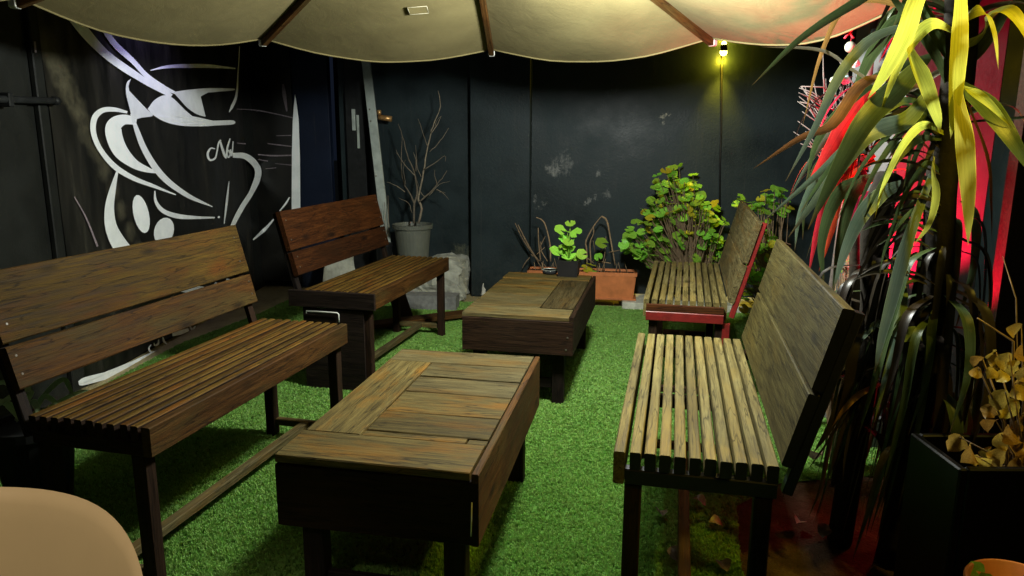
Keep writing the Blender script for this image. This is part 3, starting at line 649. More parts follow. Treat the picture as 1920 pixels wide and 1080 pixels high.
# ------------------------------------------------------------------ tables
def table(x, y, a, W, Lt, h, ha, flip, label):
    V = Vector((math.cos(a), -math.sin(a), 0)); U = Vector((math.sin(a), math.cos(a), 0))
    c = Vector((x, y, 0)) + V*W/2 + U*Lt/2
    t = thing('low_table', label, 'table', c, -a, 'low plank tables between the benches')
    th = .022
    def local(u, v): return ((u-.5)*W, (v-.5)*Lt)
    side = 'wood_brown' if not flip else 'wood_dark'
    zc = h-ha/2
    plank('apron_board', t, W-.004, .022, ha-th, (0, -Lt/2+.011, zc-th/2), M['wood_dark'], rot=Matrix(((1, 0, 0, 0), (0, 1, 0, 0), (0, 0, 1, 0), (0, 0, 0, 1))))
    plank('apron_board', t, W-.004, .022, ha-th, (0, Lt/2-.011, zc-th/2), M['wood_dark'])
    plank('apron_board', t, Lt-.046, .020, ha-th, (-W/2+.012, 0, zc-th/2), M['wood_dark'], PI/2)
    plank('apron_board', t, Lt-.001, .019, ha, (W/2-.0095, 0, zc), M[side], PI/2)
    def top(u0, u1, v0, v1, mat, along, dz=0, tilt=0):
        if flip: u0, u1, v0, v1 = 1-u1, 1-u0, 1-v1, 1-v0
        W2 = W-.021
        f = lambda u: -W/2+u*W2
        x0, x1 = f(u0), f(u1); y0, y1 = (v0-.5)*Lt, (v1-.5)*Lt; g = .0045
        cx, cy = (x0+x1)/2, (y0+y1)/2
        if along == 'x': plank('top_plank', t, x1-x0-g, y1-y0-g, th, (cx, cy, h-th/2+dz), M[mat], 0, Matrix.Rotation(tilt, 4, 'Y'), wob=.0018)
        else: plank('top_plank', t, y1-y0-g, x1-x0-g, th, (cx, cy, h-th/2+dz), M[mat], PI/2, wob=.0018)
    top(0, 1, 0, .172, 'wood_top', 'x', .003, .004)
    top(0, 1, .848, 1, 'wood_gap', 'x', 0)
    top(0, .318, .174, .846, 'wood_top' if not flip else 'wood_mid', 'y', .002)
    vs = [.174, .213, .366, .545, .697, .846]; mats = ['wood_top', 'wood_top', 'wood_top', 'wood_gap', 'wood_gap']
    for i in range(5):
        if i == 0:
            top(.32, .89, vs[0], vs[1], mats[i], 'x', -.001); top(.892, 1, vs[0], vs[1]+.0, mats[i], 'x', -.003)
        else: top(.32, 1, vs[i], vs[i+1], mats[i], 'x', random.uniform(-.0025, .0015), random.uniform(-.004, .004))
    bm = bmesh.new(); add_box(bm, W-.05, Lt-.05, .012, T(0, 0, h-th-.012)); obj('under_board', bm, M['wood_black'], t)
    for sx in (-1, 1):
        for sy in (-1, 1): upright('leg', t, .058, .05, 0, h-ha+.06, sx*(W/2-.075), sy*(Lt/2-.065), M['wood_black'])
    for sy in (-1, 1): plank('leg_brace', t, W-.21, .02, .05, (0, sy*(Lt/2-.065), .10), M['wood_black'])
    for k, (u, z) in enumerate(((.94, .05), (.95, .11)) if flip else ()):
        bm = bmesh.new(); bmesh.ops.create_cone(bm, cap_ends=True, segments=8, radius1=.005, radius2=.004, depth=.003)
        obj('screw', bm, M['screw'], t, matrix=T((u-.5)*W, -Lt/2-.001, h-ha+z-.02) @ Matrix.Rotation(PI/2, 4, 'X'))
    return t
T1 = table(-.608, 1.740, .1866, .539, .994, .473, .193, False, 'low weathered plank table in the foreground with a gappy planked top')
T2 = table(-.243, 3.428, .2073, .5435, 1.0836, .4475, .1885, True, 'low plank table behind, with the small black plant pot on it')
o = tube('edge_strip', T1, [(.539/2-.020, -.994/2-.003, .31), (.539/2-.017, -.994/2-.003, .40)], .0018, M['white_plastic'], 5)

# ------------------------------------------------------------------ umbrella
UC, UR, UZ, UA, UTH = Vector((-.194, 2.686, 0)), 1.577, 1.746, 2.273, 1.525
umb = thing('parasol', 'large beige garden parasol with dark wooden ribs spread over the tables', 'parasol', (UC.x, UC.y, UZ))
def canopy_pt(r, a0, s):
    """r 0..1 from the crown to the rim, s 0..1 across the panel between two ribs"""
    a, b = a0, a0+PI/4
    A = Vector((math.cos(a), math.sin(a), 0)); Bv = Vector((math.cos(b), math.sin(b), 0))
    d = A.lerp(Bv, s)
    bow = math.sin(PI*s)
    d = d*(1+.035*bow*r)
    p = d*UR*r
    sag = (.085*r**1.6+.02*math.sin(PI*r))*bow
    wr = .007*mnoise.noise(Vector((p.x*4, p.y*4, 1.7)))*r*bow
    return Vector((p.x, p.y, (UA-UZ)*(1-r)**1.05-sag+wr+.012))
for k in range(8):
    a0 = UTH+k*PI/4; bm = bmesh.new(); g = []
    for i in range(15):
        g.append([bm.verts.new(canopy_pt(.03+.97*i/14, a0, j/14)) for j in range(15)])
    for i in range(14):
        for j in range(14): bm.faces.new((g[i][j], g[i+1][j], g[i+1][j+1], g[i][j+1]))
    obj('canopy_panel', bm, M['canopy'], umb, True)
    bm = bmesh.new(); add_tube(bm, [canopy_pt(1.0, a0, j/14)+Vector((0, 0, -.004)) for j in range(15)], .0042, 6); obj('hem', bm, M['canopy'], umb, True)
    d = Vector((math.cos(a0), math.sin(a0), 0)); e = d*UR
    p0, p1 = Vector((d.x*.06, d.y*.06, UA-UZ-.05)), Vector((e.x, e.y, -.012))
    ln = (p1-p0).length; me = plank_mesh(ln, .030, .032, M['wood_brown'])
    X = (p1-p0).normalized(); Y = Vector((-d.y, d.x, 0)); Z = X.cross(Y)
    mid = (p0+p1)/2
    obj('rib', me, None, umb, matrix=Matrix(((X.x, Y.x, Z.x, mid.x), (X.y, Y.y, Z.y, mid.y), (X.z, Y.z, Z.z, mid.z), (0, 0, 0, 1))))
    bm = bmesh.new(); add_box(bm, .035, .036, .034, T(*(p1+d*.012)) @ Matrix.Rotation(a0, 4, 'Z'), .006); obj('rib_cap', bm, M['white_plastic'], umb)
lathe('hub', umb, [(.03, UA-UZ-.16), (.075, UA-UZ-.15), (.075, UA-UZ-.03), (.03, UA-UZ+.06)], M['wood_dark'], n=20, smooth=False)
tube('mast', umb, [(.02, -.02, UA-UZ+.02), (.0, -.05, UA-UZ+.25), (-.1, -.6, UA-UZ+.38), (-.3, -1.9, UA-UZ+.38), (-.5, -3.4, UA-UZ+.25), (-.52, -3.5, -UZ)], .035, M['dark_metal'], 10)
a0 = UTH+(0)*PI/4
pq = ony(783, 17, 3.95)-Vector((UC.x, UC.y, UZ))
bm = bmesh.new(); add_box(bm, .075, .012, .05, T(0, 0, 0), .004)
# stitched patch on the middle panel, lying on the cloth
def on_canopy(px, py):
    best = None; d = ray(px, py)
    for k in range(60, 420):
        q = CPOS+d*(k*.01); l = q-Vector((UC.x, UC.y, UZ)); r = math.hypot(l.x, l.y)/UR
        if r > 1.05: continue
        a = (math.atan2(l.y, l.x)-UTH) % (2*PI); kk = int(a//(PI/4)); s = (a-kk*PI/4)/(PI/4)
        hc = canopy_pt(min(1, r/ (1-.076*math.sin(PI*s))), UTH+kk*PI/4, s).z
        if best is None or abs(l.z-hc) < best[0]: best = (abs(l.z-hc), l.copy(), a)
    return best[1], best[2]
bm.free(); bm = bmesh.new(); q = [on_canopy(*c)[0]+Vector((0, -.001, -.003)) for c in ((764, 13), (800, 10), (804, 23), (769, 26))]
bm.faces.new([bm.verts.new(c) for c in q]); r_ = bmesh.ops.extrude_face_region(bm, geom=bm.faces[:]); bmesh.ops.translate(bm, verts=[v for v in r_['geom'] if isinstance(v, bmesh.types.BMVert)], vec=(0, 0, .0015)); bmesh.ops.recalc_face_normals(bm, faces=bm.faces)
obj('stitched_patch', bm, M['canopy'], umb)
for k_ in range(4): tube('stitch', umb, [q[k_]+Vector((0, 0, -.001)), q[(k_+1) % 4]+Vector((0, 0, -.001))],   .0011, M['rope'], 4)
rp = [ony(1343, -10, 3.9), ony(1338, 20, 4.05), ony(1326, 48, 4.18), ony(1322, 64, 4.2), ony(1329, 72, 4.21)]
rpc = [Vector(v)-Vector((UC.x, UC.y, UZ)) for v in catmull([tuple(v) for v in rp], 5)]
tube('pull_cord', umb, rpc, .005, M['rope'], 6)
pl = thing('pendant_lamp', 'bare warm bulb hanging on a cord inside the parasol', 'lamp', PEND)
tube('cord', pl, [(0, 0, .12), (0, 0, .33)], .004, M['lamp_black'])
lathe('socket', pl, [(.015, .10), (.022, .10), (.022, .15), (.01, .16)], M['lamp_black'], n=16)

# ------------------------------------------------------------------ wall lamp and other wall fittings
wl = onb(1357, 90, .06); wt = thing('wall_lamp', 'small up and down wall lamp glowing yellow on the back wall', 'lamp', wl)
bm = bmesh.new(); add_box(bm, .045, .055, .05, Matrix.Rotation(-.1352, 4, 'Z'), .006); obj('housing', bm, M['lamp_black'], wt)
for s in (-1, 1):
    bm = bmesh.new(); bmesh.ops.create_uvsphere(bm, u_segments=14, v_segments=8, radius=.026 if s < 0 else .018); bmesh.ops.translate(bm, verts=bm.verts, vec=(0, 0, s*.030)); obj('lens', bm, M['yellow_glow'], wt, True)
lamp('wall_lamp_down', 'SPOT', wl+Vector((0, -.02, -.075)), 60, (1, .68, .04), .02, wl+Vector((.0, .03, -1)), 62, 1)
lamp('wall_lamp_near', 'POINT', wl+Vector((.0, .012, -.085)), 6, (1, .70, .03), .015)
lamp('wall_lamp_near', 'POINT', wl+Vector((.0, .012, .075)), 3.5, (1, .70, .03), .015)
lamp('wall_lamp_up', 'SPOT', wl+Vector((0, -.02, .06)), 10, (1, .68, .04), .02, wl+Vector((.0, .018, 1)), 110, .9)
cpts = [onb(1354, 104, .02), onb(1353, 150, .012), onb(1352, 250, .012), onb(1350, 300, .012), onb(1349, 420, .012)]
tag(tube('power_cable', None, cpts, .007, M['lamp_black'], 6), 'thin black cable running down the wall from the yellow lamp', 'cable')
bm = bmesh.new(); p = onb(1176, 98, .01); add_box(bm, .05, .02, .05, T(*p) @ Matrix.Rotation(-.1352, 4, 'Z'), .004)
tag(obj('junction_box', bm, M['grey_block']), 'tiny grey junction box high on the back wall under the parasol edge', 'junction box')
tp = onb(722, 220, .10); tap = thing('pipe_fitting', 'short copper pipe stub sticking out of the wall beside the steel bar', 'pipe', tp)
tube('stub', tap, [(-.045, -.03, .0), (.06, -.045, -.014)], .022, M['brass'], 12)
tube('valve', tap, [(-.04, -.03, .02), (-.04, -.03, .055)], .016, M['brass'], 10)
tube('elbow', tap, [(-.03, -.03, .012), (-.04, .02, .01), (-.04, .11, .01)], .014, M['dark_metal'], 8)
# leaning steel bar
b0, b1 = onb(686, 112, .12), onb(727, 470, .30)
v = (b0-b1); X = v.normalized(); Y = Vector((0, 0, 1)).cross(X); Y = (BWX - X*BWX.dot(X)).normalized(); Z = X.cross(Y)
b1 = b1 - X*(b1.z/X.z); b0 = b0+X*.15; mid = (b0+b1)/2
sb = thing('steel_bar', 'pale galvanised steel bar leaning against the dark wall', 'bar', b1)
me = plank_mesh((b0-b1).length, .07, .02, M['metal'], .003, .0008, 8)
ob = obj('bar', me, None, matrix=Matrix(((X.x, Y.x, Z.x, mid.x), (X.y, Y.y, Z.y, mid.y), (X.z, Y.z, Z.z, mid.z), (0, 0, 0, 1)))); child_keep(ob, sb)
for pxy in ((695, 227), (693, 205), (705, 330)):
    q = onp(*pxy, Z if Z.y < 0 else -Z, mid.dot(Z if Z.y < 0 else -Z)+.011)
    bm = bmesh.new(); bmesh.ops.create_uvsphere(bm, u_segments=8, v_segments=6, radius=.007); bmesh.ops.translate(bm, verts=bm.verts, vec=q); child_keep(obj('bolt', bm, M['screw']), sb)

# ------------------------------------------------------------------ masonry on the ground
def rough_block(name, sx, sy, sz, loc, rz, mat, amp=.02, cuts=5, sd=0, taper=0):
    bm = bmesh.new(); bmesh.ops.create_cube(bm, size=1); bmesh.ops.subdivide_edges(bm, edges=bm.edges[:], cuts=cuts, use_grid_fill=True)
    bmesh.ops.scale(bm, verts=bm.verts, vec=(sx, sy, sz))
    for v in bm.verts:
        n = mnoise.noise_vector(v.co*6+Vector((sd, sd, 0))); n2 = mnoise.noise_vector(v.co*19+Vector((sd, 0, sd)))
        v.co += n*amp+n2*amp*.5
        k = 1-taper*(v.co.z/sz+.5); v.co.x *= k; v.co.y *= k
        v.co.z = max(v.co.z, -sz/2)
    return obj(name, bm, mat, None, False, T(loc[0], loc[1], loc[2]+sz/2) @ Matrix.Rotation(rz, 4, 'Z'))
blk = Vector(onz(870, 565))
tag(rough_block('concrete_block', .46, .36, .31, (blk.x-.22, blk.y+.20, -.005), -.14, M['concrete'], .045, 9, 2, .10), 'large rough pale concrete block under the potted bare shrub', 'block')
tag(rough_block('concrete_block', .42, .15, .11, (-.62, 5.40, 0.0), -.1, M['grey_block'], .004, 4, 5), 'low smooth grey block in front of the rough concrete', 'block')
tag(rough_block('rubble_stone', .12, .10, .10, (*onz(912, 552)[:2], 0), .3, M['rubble'], .02, 4, 8, .3), 'broken white stone between concrete block and far table', 'stone')
tag(rough_block('rubble_stone', .30, .2, .34, (-1.42, 5.92, 0), .2, M['concrete'], .03, 5, 11, .3), 'pale lump of concrete seen under the far left backrest', 'stone')
p0, p1 = onz(690, 612, .04), onz(884, 588, .04)
bm_me = plank_mesh((p1-p0).length, .13, .028, M['wood_brown'], .004, .002)
d = (p1-p0); o = obj('wooden_plank', bm_me, None, None, matrix=T(*((p0+p1)/2+Vector((0, .03, 0)))) @ Matrix.Rotation(math.atan2(d.y, d.x), 4, 'Z')); tag(o, 'loose brown plank lying on the turf before the grey block', 'plank')
p0 = onz(760, 600, .0); q0 = ony(742, 545, p0.y+.15)
X = (q0-p0).normalized(); Y = Vector((0, 1, 0)).cross(X).normalized(); Y = (Vector((1, 0, .2))-X*Vector((1, 0, .2)).dot(X)).normalized(); Z = X.cross(Y); mid = (p0+q0)/2
o = obj('wooden_plank', plank_mesh((q0-p0).length, .12, .025, M['wood_dark']), None, None, matrix=Matrix(((X.x, Y.x, Z.x, mid.x), (X.y, Y.y, Z.y, mid.y), (X.z, Y.z, Z.z, mid.z), (0, 0, 0, 1))))
tag(o, 'short dark offcut propped against the grey block under the far left bench', 'plank')
kb = bw_box('kerb', .10, 1.35, -.008, .055, .10, .44, M['concrete'], bev=.006); tag(kb, 'pale concrete kerb carrying the orange planters', 'kerb')

# ------------------------------------------------------------------ plants: leaves
def round_leaf_mesh(mat, sd):
    rnd = random.Random(sd); bm = bmesh.new(); n = 14
    c = bm.verts.new((0, 0, 0)); ring = []; ring2 = []
    for k in range(n):
        a = .28+(2*PI-.56)*k/(n-1); r = 1*(1+.05*math.cos(a*5+sd)+rnd.uniform(-.06, .06))
        ring2.append(bm.verts.new((r*.55*math.cos(a+PI), r*.55*math.sin(a+PI), .10+.05*math.cos(a*3+sd))))
        ring.append(bm.verts.new((r*math.cos(a+PI), r*math.sin(a+PI), .12+.05*math.sin(a*5+sd)+rnd.uniform(-.04, .04))))
    for k in range(n-1):
        bm.faces.new((c, ring2[k], ring2[k+1])); bm.faces.new((ring2[k], ring[k], ring[k+1], ring2[k+1]))
    me = bpy.data.meshes.new('round_leaf'); bm.to_mesh(me); bm.free(); me.materials.append(mat)
    for p in me.polygons: p.use_smooth = True
    return me
GL = [round_leaf_mesh(M['geranium'], i) for i in range(5)]; GY = [round_leaf_mesh(M['geranium_y'], i) for i in range(3)]
GV = [round_leaf_mesh(M['variegated'], i) for i in range(3)]
def place_leaf(parent, me, p, r, tilt=.5, name='leaf'):
    o = bpy.data.objects.new(name, me); COL.objects.link(o); o.parent = parent
    n = Vector((random.gauss(0, tilt), random.gauss(-.55, tilt), 1)).normalized()
    q = n.to_track_quat('Z', 'Y').to_matrix().to_4x4() @ Matrix.Rotation(random.random()*2*PI, 4, 'Z')
    o.matrix_local = T(*p) @ q @ Matrix.Scale(r, 4); return o
def leafy(name, label, base, blobs, yfrac, r0, r1, stems=10, mats=(GL, GY), dy=.16, tilt=.5, cat='plant', group=None):
    t = thing(name, label, cat, base); b = Vector(base); pts = []
    for (px, py, rx, ry, n, y) in blobs:
        for k in range(n):
            for _ in range(30):
                a, c = random.uniform(-1, 1), random.uniform(-1, 1)
                if a*a+c*c > 1: continue
                p = ony(px+a*rx, py+c*ry, y+random.uniform(-dy, dy))-b
                if all((p-q).length > r0*.85 for q in pts): break
            pts.append(p)
            me = random.choice(mats[1] if random.random() < yfrac else mats[0])
            place_leaf(t, me, p, random.uniform(r0, r1), tilt)
    bm = bmesh.new()
    for p in pts:
        j = Vector((p.x*.45+random.uniform(-.05, .05), p.y*.4, p.z*.55+random.uniform(-.05, .03)))
        add_tube(bm, [Vector((p.x*.12, p.y*.1, 0)), j, p], [.006, .004, .002], 4)
    o = obj('stem', bm, M['twig'], t); return t
gb = bw_point(onb(1290, 560).dot(BWX), .30, .05)
leafy('geranium_bush', 'big bright green geranium bush against the back wall behind the red post bench', gb,
      [(1255, 322, 26, 14, 8, 5.5), (1262, 352, 34, 20, 18, 5.5), (1300, 350, 36, 22, 18, 5.5), (1240, 395, 34, 26, 25, 5.45), (1290, 400, 46, 30, 40, 5.45), (1335, 405, 30, 24, 18, 5.5),
       (1210, 440, 36, 28, 28, 5.4), (1200, 470, 30, 20, 18, 5.4), (1250, 460, 40, 24, 28, 5.45), (1310, 450, 40, 26, 31, 5.5), (1260, 486, 50, 14, 18, 5.5), (1335, 470, 26, 26, 18, 5.55), (1175, 462, 12, 10, 4, 5.4)], .07, .030, .047)
leafy('geranium_bush', 'loose geranium growing at the back of the red post bench, right of its backrest', bw_point(onb(1420, 560).dot(BWX), .5, 0),
      [(1400, 380, 30, 14, 11, 5.2), (1450, 385, 30, 24, 14, 5.15), (1425, 440, 26, 30, 16, 5.1), (1430, 480, 36, 26, 18, 5.1), (1415, 520, 26, 26, 14, 5.0), (1395, 570, 20, 26, 6, 4.9), (1450, 360, 20, 8, 4, 5.1), (1395, 530, 20, 30, 11, 5.0)], .10, .030, .047)
# round pot with bare shrub
pb = ony(775, 489, 5.68); pb.z = .30; ptop = ony(775, 420, 5.68)
pr = 37/FPX*5.7; ph = ptop.z-pb.z
sh = thing('potted_shrub', 'leafless twiggy shrub in a grey green plastic pot on the concrete block', 'potted plant', pb)
lathe('pot', sh, [(pr*.74, 0), (pr*.92, ph-.04), (pr*.92, ph-.035), (pr*1.02, ph-.032), (pr*1.04, ph), (pr*.96, ph), (pr*.93, ph-.03)], M['green_pot'], n=32)
lathe('soil', sh, [(pr*.5, ph-.034), (pr*.92, ph-.03), (pr*.5, ph-.022)], M['soil'], n=24)
z7 = lambda l: [(680+a*.2314, 170+b*.2314) for a, b in l]
branches = [
 ([(410, 1075), (420, 920), (440, 830), (425, 690), (405, 630), (360, 520), (320, 360), (285, 270)], .010),
 ([(425, 690), (370, 630), (310, 560), (270, 480)], .005),
 ([(450, 1075), (480, 960), (450, 880), (470, 780), (490, 660), (520, 500), (550, 350), (580, 260), (630, 130), (612, 0)], .010),
 ([(525, 450), (490, 350), (450, 230)], .004), ([(540, 495), (610, 430), (670, 350), (695, 300)], .004),
 ([(495, 640), (580, 590), (665, 530), (672, 570)], .005), ([(455, 900), (540, 830), (600, 760), (660, 690), (685, 650)], .007),
 ([(600, 760), (585, 690), (588, 640)], .004), ([(540, 850), (620, 760), (705, 735)], .004), ([(600, 800), (660, 840), (700, 880)], .004), ([(620, 820), (672, 828)], .003),
 ([(420, 920), (380, 830), (330, 740), (315, 620), (315, 480), (320, 360)], .007), ([(345, 820), (280, 775), (195, 740)], .004), ([(400, 990), (370, 910), (290, 870)], .004),
 ([(560, 340), (610, 270), (640, 205)], .004), ([(580, 310), (600, 250), (630, 210)], .003), ([(435, 650), (430, 560), (410, 500)], .004), ([(470, 700), (440, 600), (430, 440)], .003),
 ([(350, 760), (330, 640), (345, 560)], .003), ([(500, 860), (470, 820), (440, 730)], .004), ([(270, 500), (300, 540), (330, 590)], .002)]
for bl, r in branches:
    q = z7(bl); y0 = 5.68+random.uniform(-.02, .02); dy = random.uniform(-.16, .16)
    pts = [ony(a, b, y0+dy*i/len(q)) - pb for i, (a, b) in enumerate(q)]
    pts = [Vector(v) for v in catmull([tuple(v) for v in pts], 3)]
    pts = [v+mnoise.noise_vector(v*24)*.006 for v in pts]
    tube('branch', sh, pts, [r*(1-.75*i/len(pts)) for i in range(len(pts))], M['bark'], 5)
# little grey tubs behind the far left bench
for (px, lab) in ((716, 'slim dark pot standing behind the far left bench beside the shrub pot'),):
    q = ony(px, 470, 5.75); t = thing('small_pot', lab, 'pot', (q.x+.02, q.y, 0)); lathe('pot_body', t, [(.05, 0), (.065, .42), (.075, .42), (.075, .45), (.06, .45)], M['dark_metal'], n=20)
    for k in range(3): tube('twig', t, [(0, 0, .4), (.02*k, 0, .55), (.03*k-.02, .01, .72+.05*k)], [.006, .004, .002], M['bark'], 5)
# two orange window boxes
def window_box(s0, s1, label, twigs, leaves):
    cs_ = (s0+s1)/2; t = thing('planter_box', label, 'planter', bw_point(cs_, .29, .055), -.1352, 'orange trough planters at the foot of the wall')
    l, wd, h = s1-s0, .17, .215
    bm = bmesh.new()
    prof = [(.90, .84, 0), (.97, .96, h-.03)]
    def ring(kx, ky, z): return [bm.verts.new((sx*l/2*kx, sy*wd/2*ky, z)) for sx, sy in ((-1, -1), (1, -1), (1, 1), (-1, 1))]
    A_, B_ = ring(*prof[0]), ring(*prof[1]); C_, D_, E_ = ring(1, 1, h-.03), ring(1, 1.0, h), ring(.93, .88, h); F_ = ring(.92, .87, h-.03)
    for r1, r2 in ((A_, B_), (B_, C_), (C_, D_), (D_, E_), (E_, F_)):
        for k in range(4): bm.faces.new((r1[k], r1[(k+1) % 4], r2[(k+1) % 4], r2[k]))
    bm.faces.new(A_[::-1]); bm.faces.new(F_); bmesh.ops.recalc_face_normals(bm, faces=bm.faces)
    es = [e for e in bm.edges if e.calc_length() < .2 and abs(e.verts[0].co.z-e.verts[1].co.z) > .02]
    bmesh.ops.bevel(bm, geom=es, offset=.01, segments=2, affect='EDGES')
    obj('trough', bm, M['terracotta'], t)
    bm = bmesh.new(); add_box(bm, l*1.0, wd*.98, .016, T(0, 0, .008-.002), .004); obj('saucer', bm, M['terracotta'], t)
    bm = bmesh.new(); add_box(bm, l*.91, wd*.86, .012, T(0, 0, h-.024)); obj('soil', bm, M['soil'], t)
    inv = (T(*bw_point(cs_, .29, .055)) @ Matrix.Rotation(-.1352, 4, 'Z')).inverted()
    for pts, r in twigs:
        q = [(960+a*.1852, 390+b*.1852) for a, b in pts]; yy = 5.66-.136*((q[0][0]-960)/FPX*5.6)+.04; d = random.uniform(-.06, .06)
        P_ = [inv @ ony(a, b, yy+d*i/len(q)) for i, (a, b) in enumerate(q)]
        P_ = [Vector(v) for v in catmull([tuple(v) for v in P_], 3)]
        tube('twig', t, P_, [r*(1-.5*i/len(P_)) for i in range(len(P_))], M['twig'], 5)
    for (px, py, r, m) in leaves:
        place_leaf(t, random.choice(m), inv @ ony(px, py, 5.52), r, .35)
    for k in range(26):                                        # short cut stubs in the soil
        x, y = random.uniform(-.44, .44)*l, random.uniform(-.35, .35)*wd
        if k % 2: tube('twig', t, [(x, y, h-.02), (x+random.gauss(0, .02), y, h+random.uniform(.03, .10))], [.004, .002], M['twig'], 4)
    return t
window_box(bw_s(998, 500), bw_s(1070, 500), 'orange trough planter of dead looping stems behind the small black pot',
    [([(270, 540), (200, 440), (120, 290), (60, 170)], .009), ([(250, 520), (150, 380), (90, 280), (30, 150)], .006), ([(290, 540), (270, 350), (265, 200)], .007), ([(390, 540), (385, 370), (340, 180), (300, 120), (245, 95)], .007),
     ([(280, 400), (330, 300), (340, 290)], .005), ([(250, 470), (330, 400)], .004), ([(180, 500), (130, 560), (105, 610)], .005), ([(290, 540), (190, 470)], .004), ([(360, 540), (300, 440), (290, 340)], .004)], [])
window_box(bw_s(1078, 500), bw_s(1192, 500), 'orange trough planter with tall arched dry stems, right of the far table',
    [([(760, 560), (755, 420), (750, 330), (830, 180), (900, 90)], .008), ([(905, 85), (960, 130), (1000, 330), (1045, 580)], .008), ([(800, 560), (790, 360), (825, 260), (825, 180)], .006), ([(920, 560), (940, 460), (950, 290)], .005),
     ([(830, 560), (720, 470), (690, 420)], .004), ([(840, 520), (920, 420)], .004), ([(1000, 560), (880, 540), (820, 530)], .004), ([(840, 440), (820, 330)], .004), ([(980, 450), (1100, 425)], .004)],
    [(1128, 456, .05, GL), (1122, 482, .035, GL), (1100, 505, .05, GY), (1112, 515, .04, GL), (1108, 497, .04, GY)])
# pot on the far table
bp_ = onz(1066, 517, .4475); bp_.z = .4475+.003
pt = thing('small_pot_plant', 'small bright leafy plant in a square black pot on the far table', 'potted plant', bp_, -.2)
bm = bmesh.new(); r = 20/FPX*4.45
q0 = [bm.verts.new((sx*r*.9, sy*r*.9, 0)) for sx, sy in ((-1, -1), (1, -1), (1, 1), (-1, 1))]; q1 = [bm.verts.new((sx*r, sy*r, .098)) for sx, sy in ((-1, -1), (1, -1), (1, 1), (-1, 1))]; q2 = [bm.verts.new((sx*r*.9, sy*r*.9, .098)) for sx, sy in ((-1, -1), (1, -1), (1, 1), (-1, 1))]; q3 = [bm.verts.new((sx*r*.88, sy*r*.88, .088)) for sx, sy in ((-1, -1), (1, -1), (1, 1), (-1, 1))]
for r1, r2 in ((q0, q1), (q1, q2), (q2, q3)):
    for k in range(4): bm.faces.new((r1[k], r1[(k+1) % 4], r2[(k+1) % 4], r2[k]))
bm.faces.new(q0[::-1]); bm.faces.new(q3); bmesh.ops.recalc_face_normals(bm, faces=bm.faces); obj('pot', bm, M['black_pot'], pt)
inv = (T(*bp_) @ Matrix.Rotation(-.2, 4, 'Z')).inverted()
for (a, b, rr) in ((590, 158, .032), (485, 222, .038), (650, 255, .040), (530, 315, .036), (570, 350, .036), (445, 440, .042), (570, 470, .046), (705, 470, .036), (560, 240, .02), (600, 420, .03), (520, 400, .03), (640, 500, .028)):
    p = inv @ ony(960+a*.1852, 390+b*.1852, bp_.y+random.uniform(-.05, .05)); place_leaf(pt, random.choice(GL), p, rr, .35)
    tube('stem', pt, [(0, 0, .08), (p.x*.4, p.y*.5, .08+(p.z-.08)*.6), p], [.003, .003, .002], M['geranium'], 4)
ap = onz(1031, 514, .4475); ash = thing('ashtray', 'little dark glass ashtray on the far table next to the black pot', 'ashtray', (ap.x, ap.y, .4475+.003))
lathe('bowl', ash, [(.03, 0), (.045, .004), (.048, .024), (.042, .024), (.036, .010), (.01, .008)], M['glass'], n=24, smooth=True)
lathe('rim', ash, [(.0475, .024), (.049, .026), (.0425, .027), (.0415, .024)], M['metal'], n=24)

# ------------------------------------------------------------------ long blade leaves
def blade_mesh(pts, wd, normal, mat, fold=.22, prof=None, nseg=5, notch=0):
    P = [Vector(v) for v in catmull([tuple(v) for v in pts], nseg)]; n = len(P); bm = bmesh.new(); prev = None; uvl = bm.loops.layers.uv.new('UVMap')
    normal = Vector(normal)
    for i, p in enumerate(P):
        t = (P[min(i+1, n-1)]-P[max(i-1, 0)]).normalized(); s = t.cross(normal)
        if s.length < .05: s = t.cross(Vector((1, 0, .2)))
        s.normalize(); nn = s.cross(t).normalized(); u = i/(n-1)
        k = (prof(u) if prof else (min(1, .45+1.6*u) * (1-u**2.6)))
        h = wd/2*max(k, .02)
        j = 1+.05*mnoise.noise(p*22)
        row = [bm.verts.new(p-s*h*j+nn*h*fold), bm.verts.new(p-s*h*.5+nn*h*fold*.4), bm.verts.new(p), bm.verts.new(p+s*h*.5+nn*h*fold*.4), bm.verts.new(p+s*h/j+nn*h*fold)]
        if prev:
            for q in range(4):
                f = bm.faces.new((prev[q], prev[q+1], row[q+1], row[q])); v0 = (i-1)/(n-1)
                for lo, (a, b) in zip(f.loops, ((q/4, v0), ((q+1)/4, v0), ((q+1)/4, u), (q/4, u))): lo[uvl].uv = (a, b)
        prev = row
    me = bpy.data.meshes.new('blade'); bm.to_mesh(me); bm.free(); me.materials.append(mat)
    for p in me.polygons: p.use_smooth = True
    return me
def blade(parent, pts, wd, mat, normal=(0, -1, .35), off=Vector((0, 0, 0)), name='leaf', prof=None, fold=.22):
    return obj(name, blade_mesh([Vector(p)-off for p in pts], wd, normal, M[mat], fold, prof), None, parent)
def pix(l): return [ony(a, b, y) for a, b, y in l]
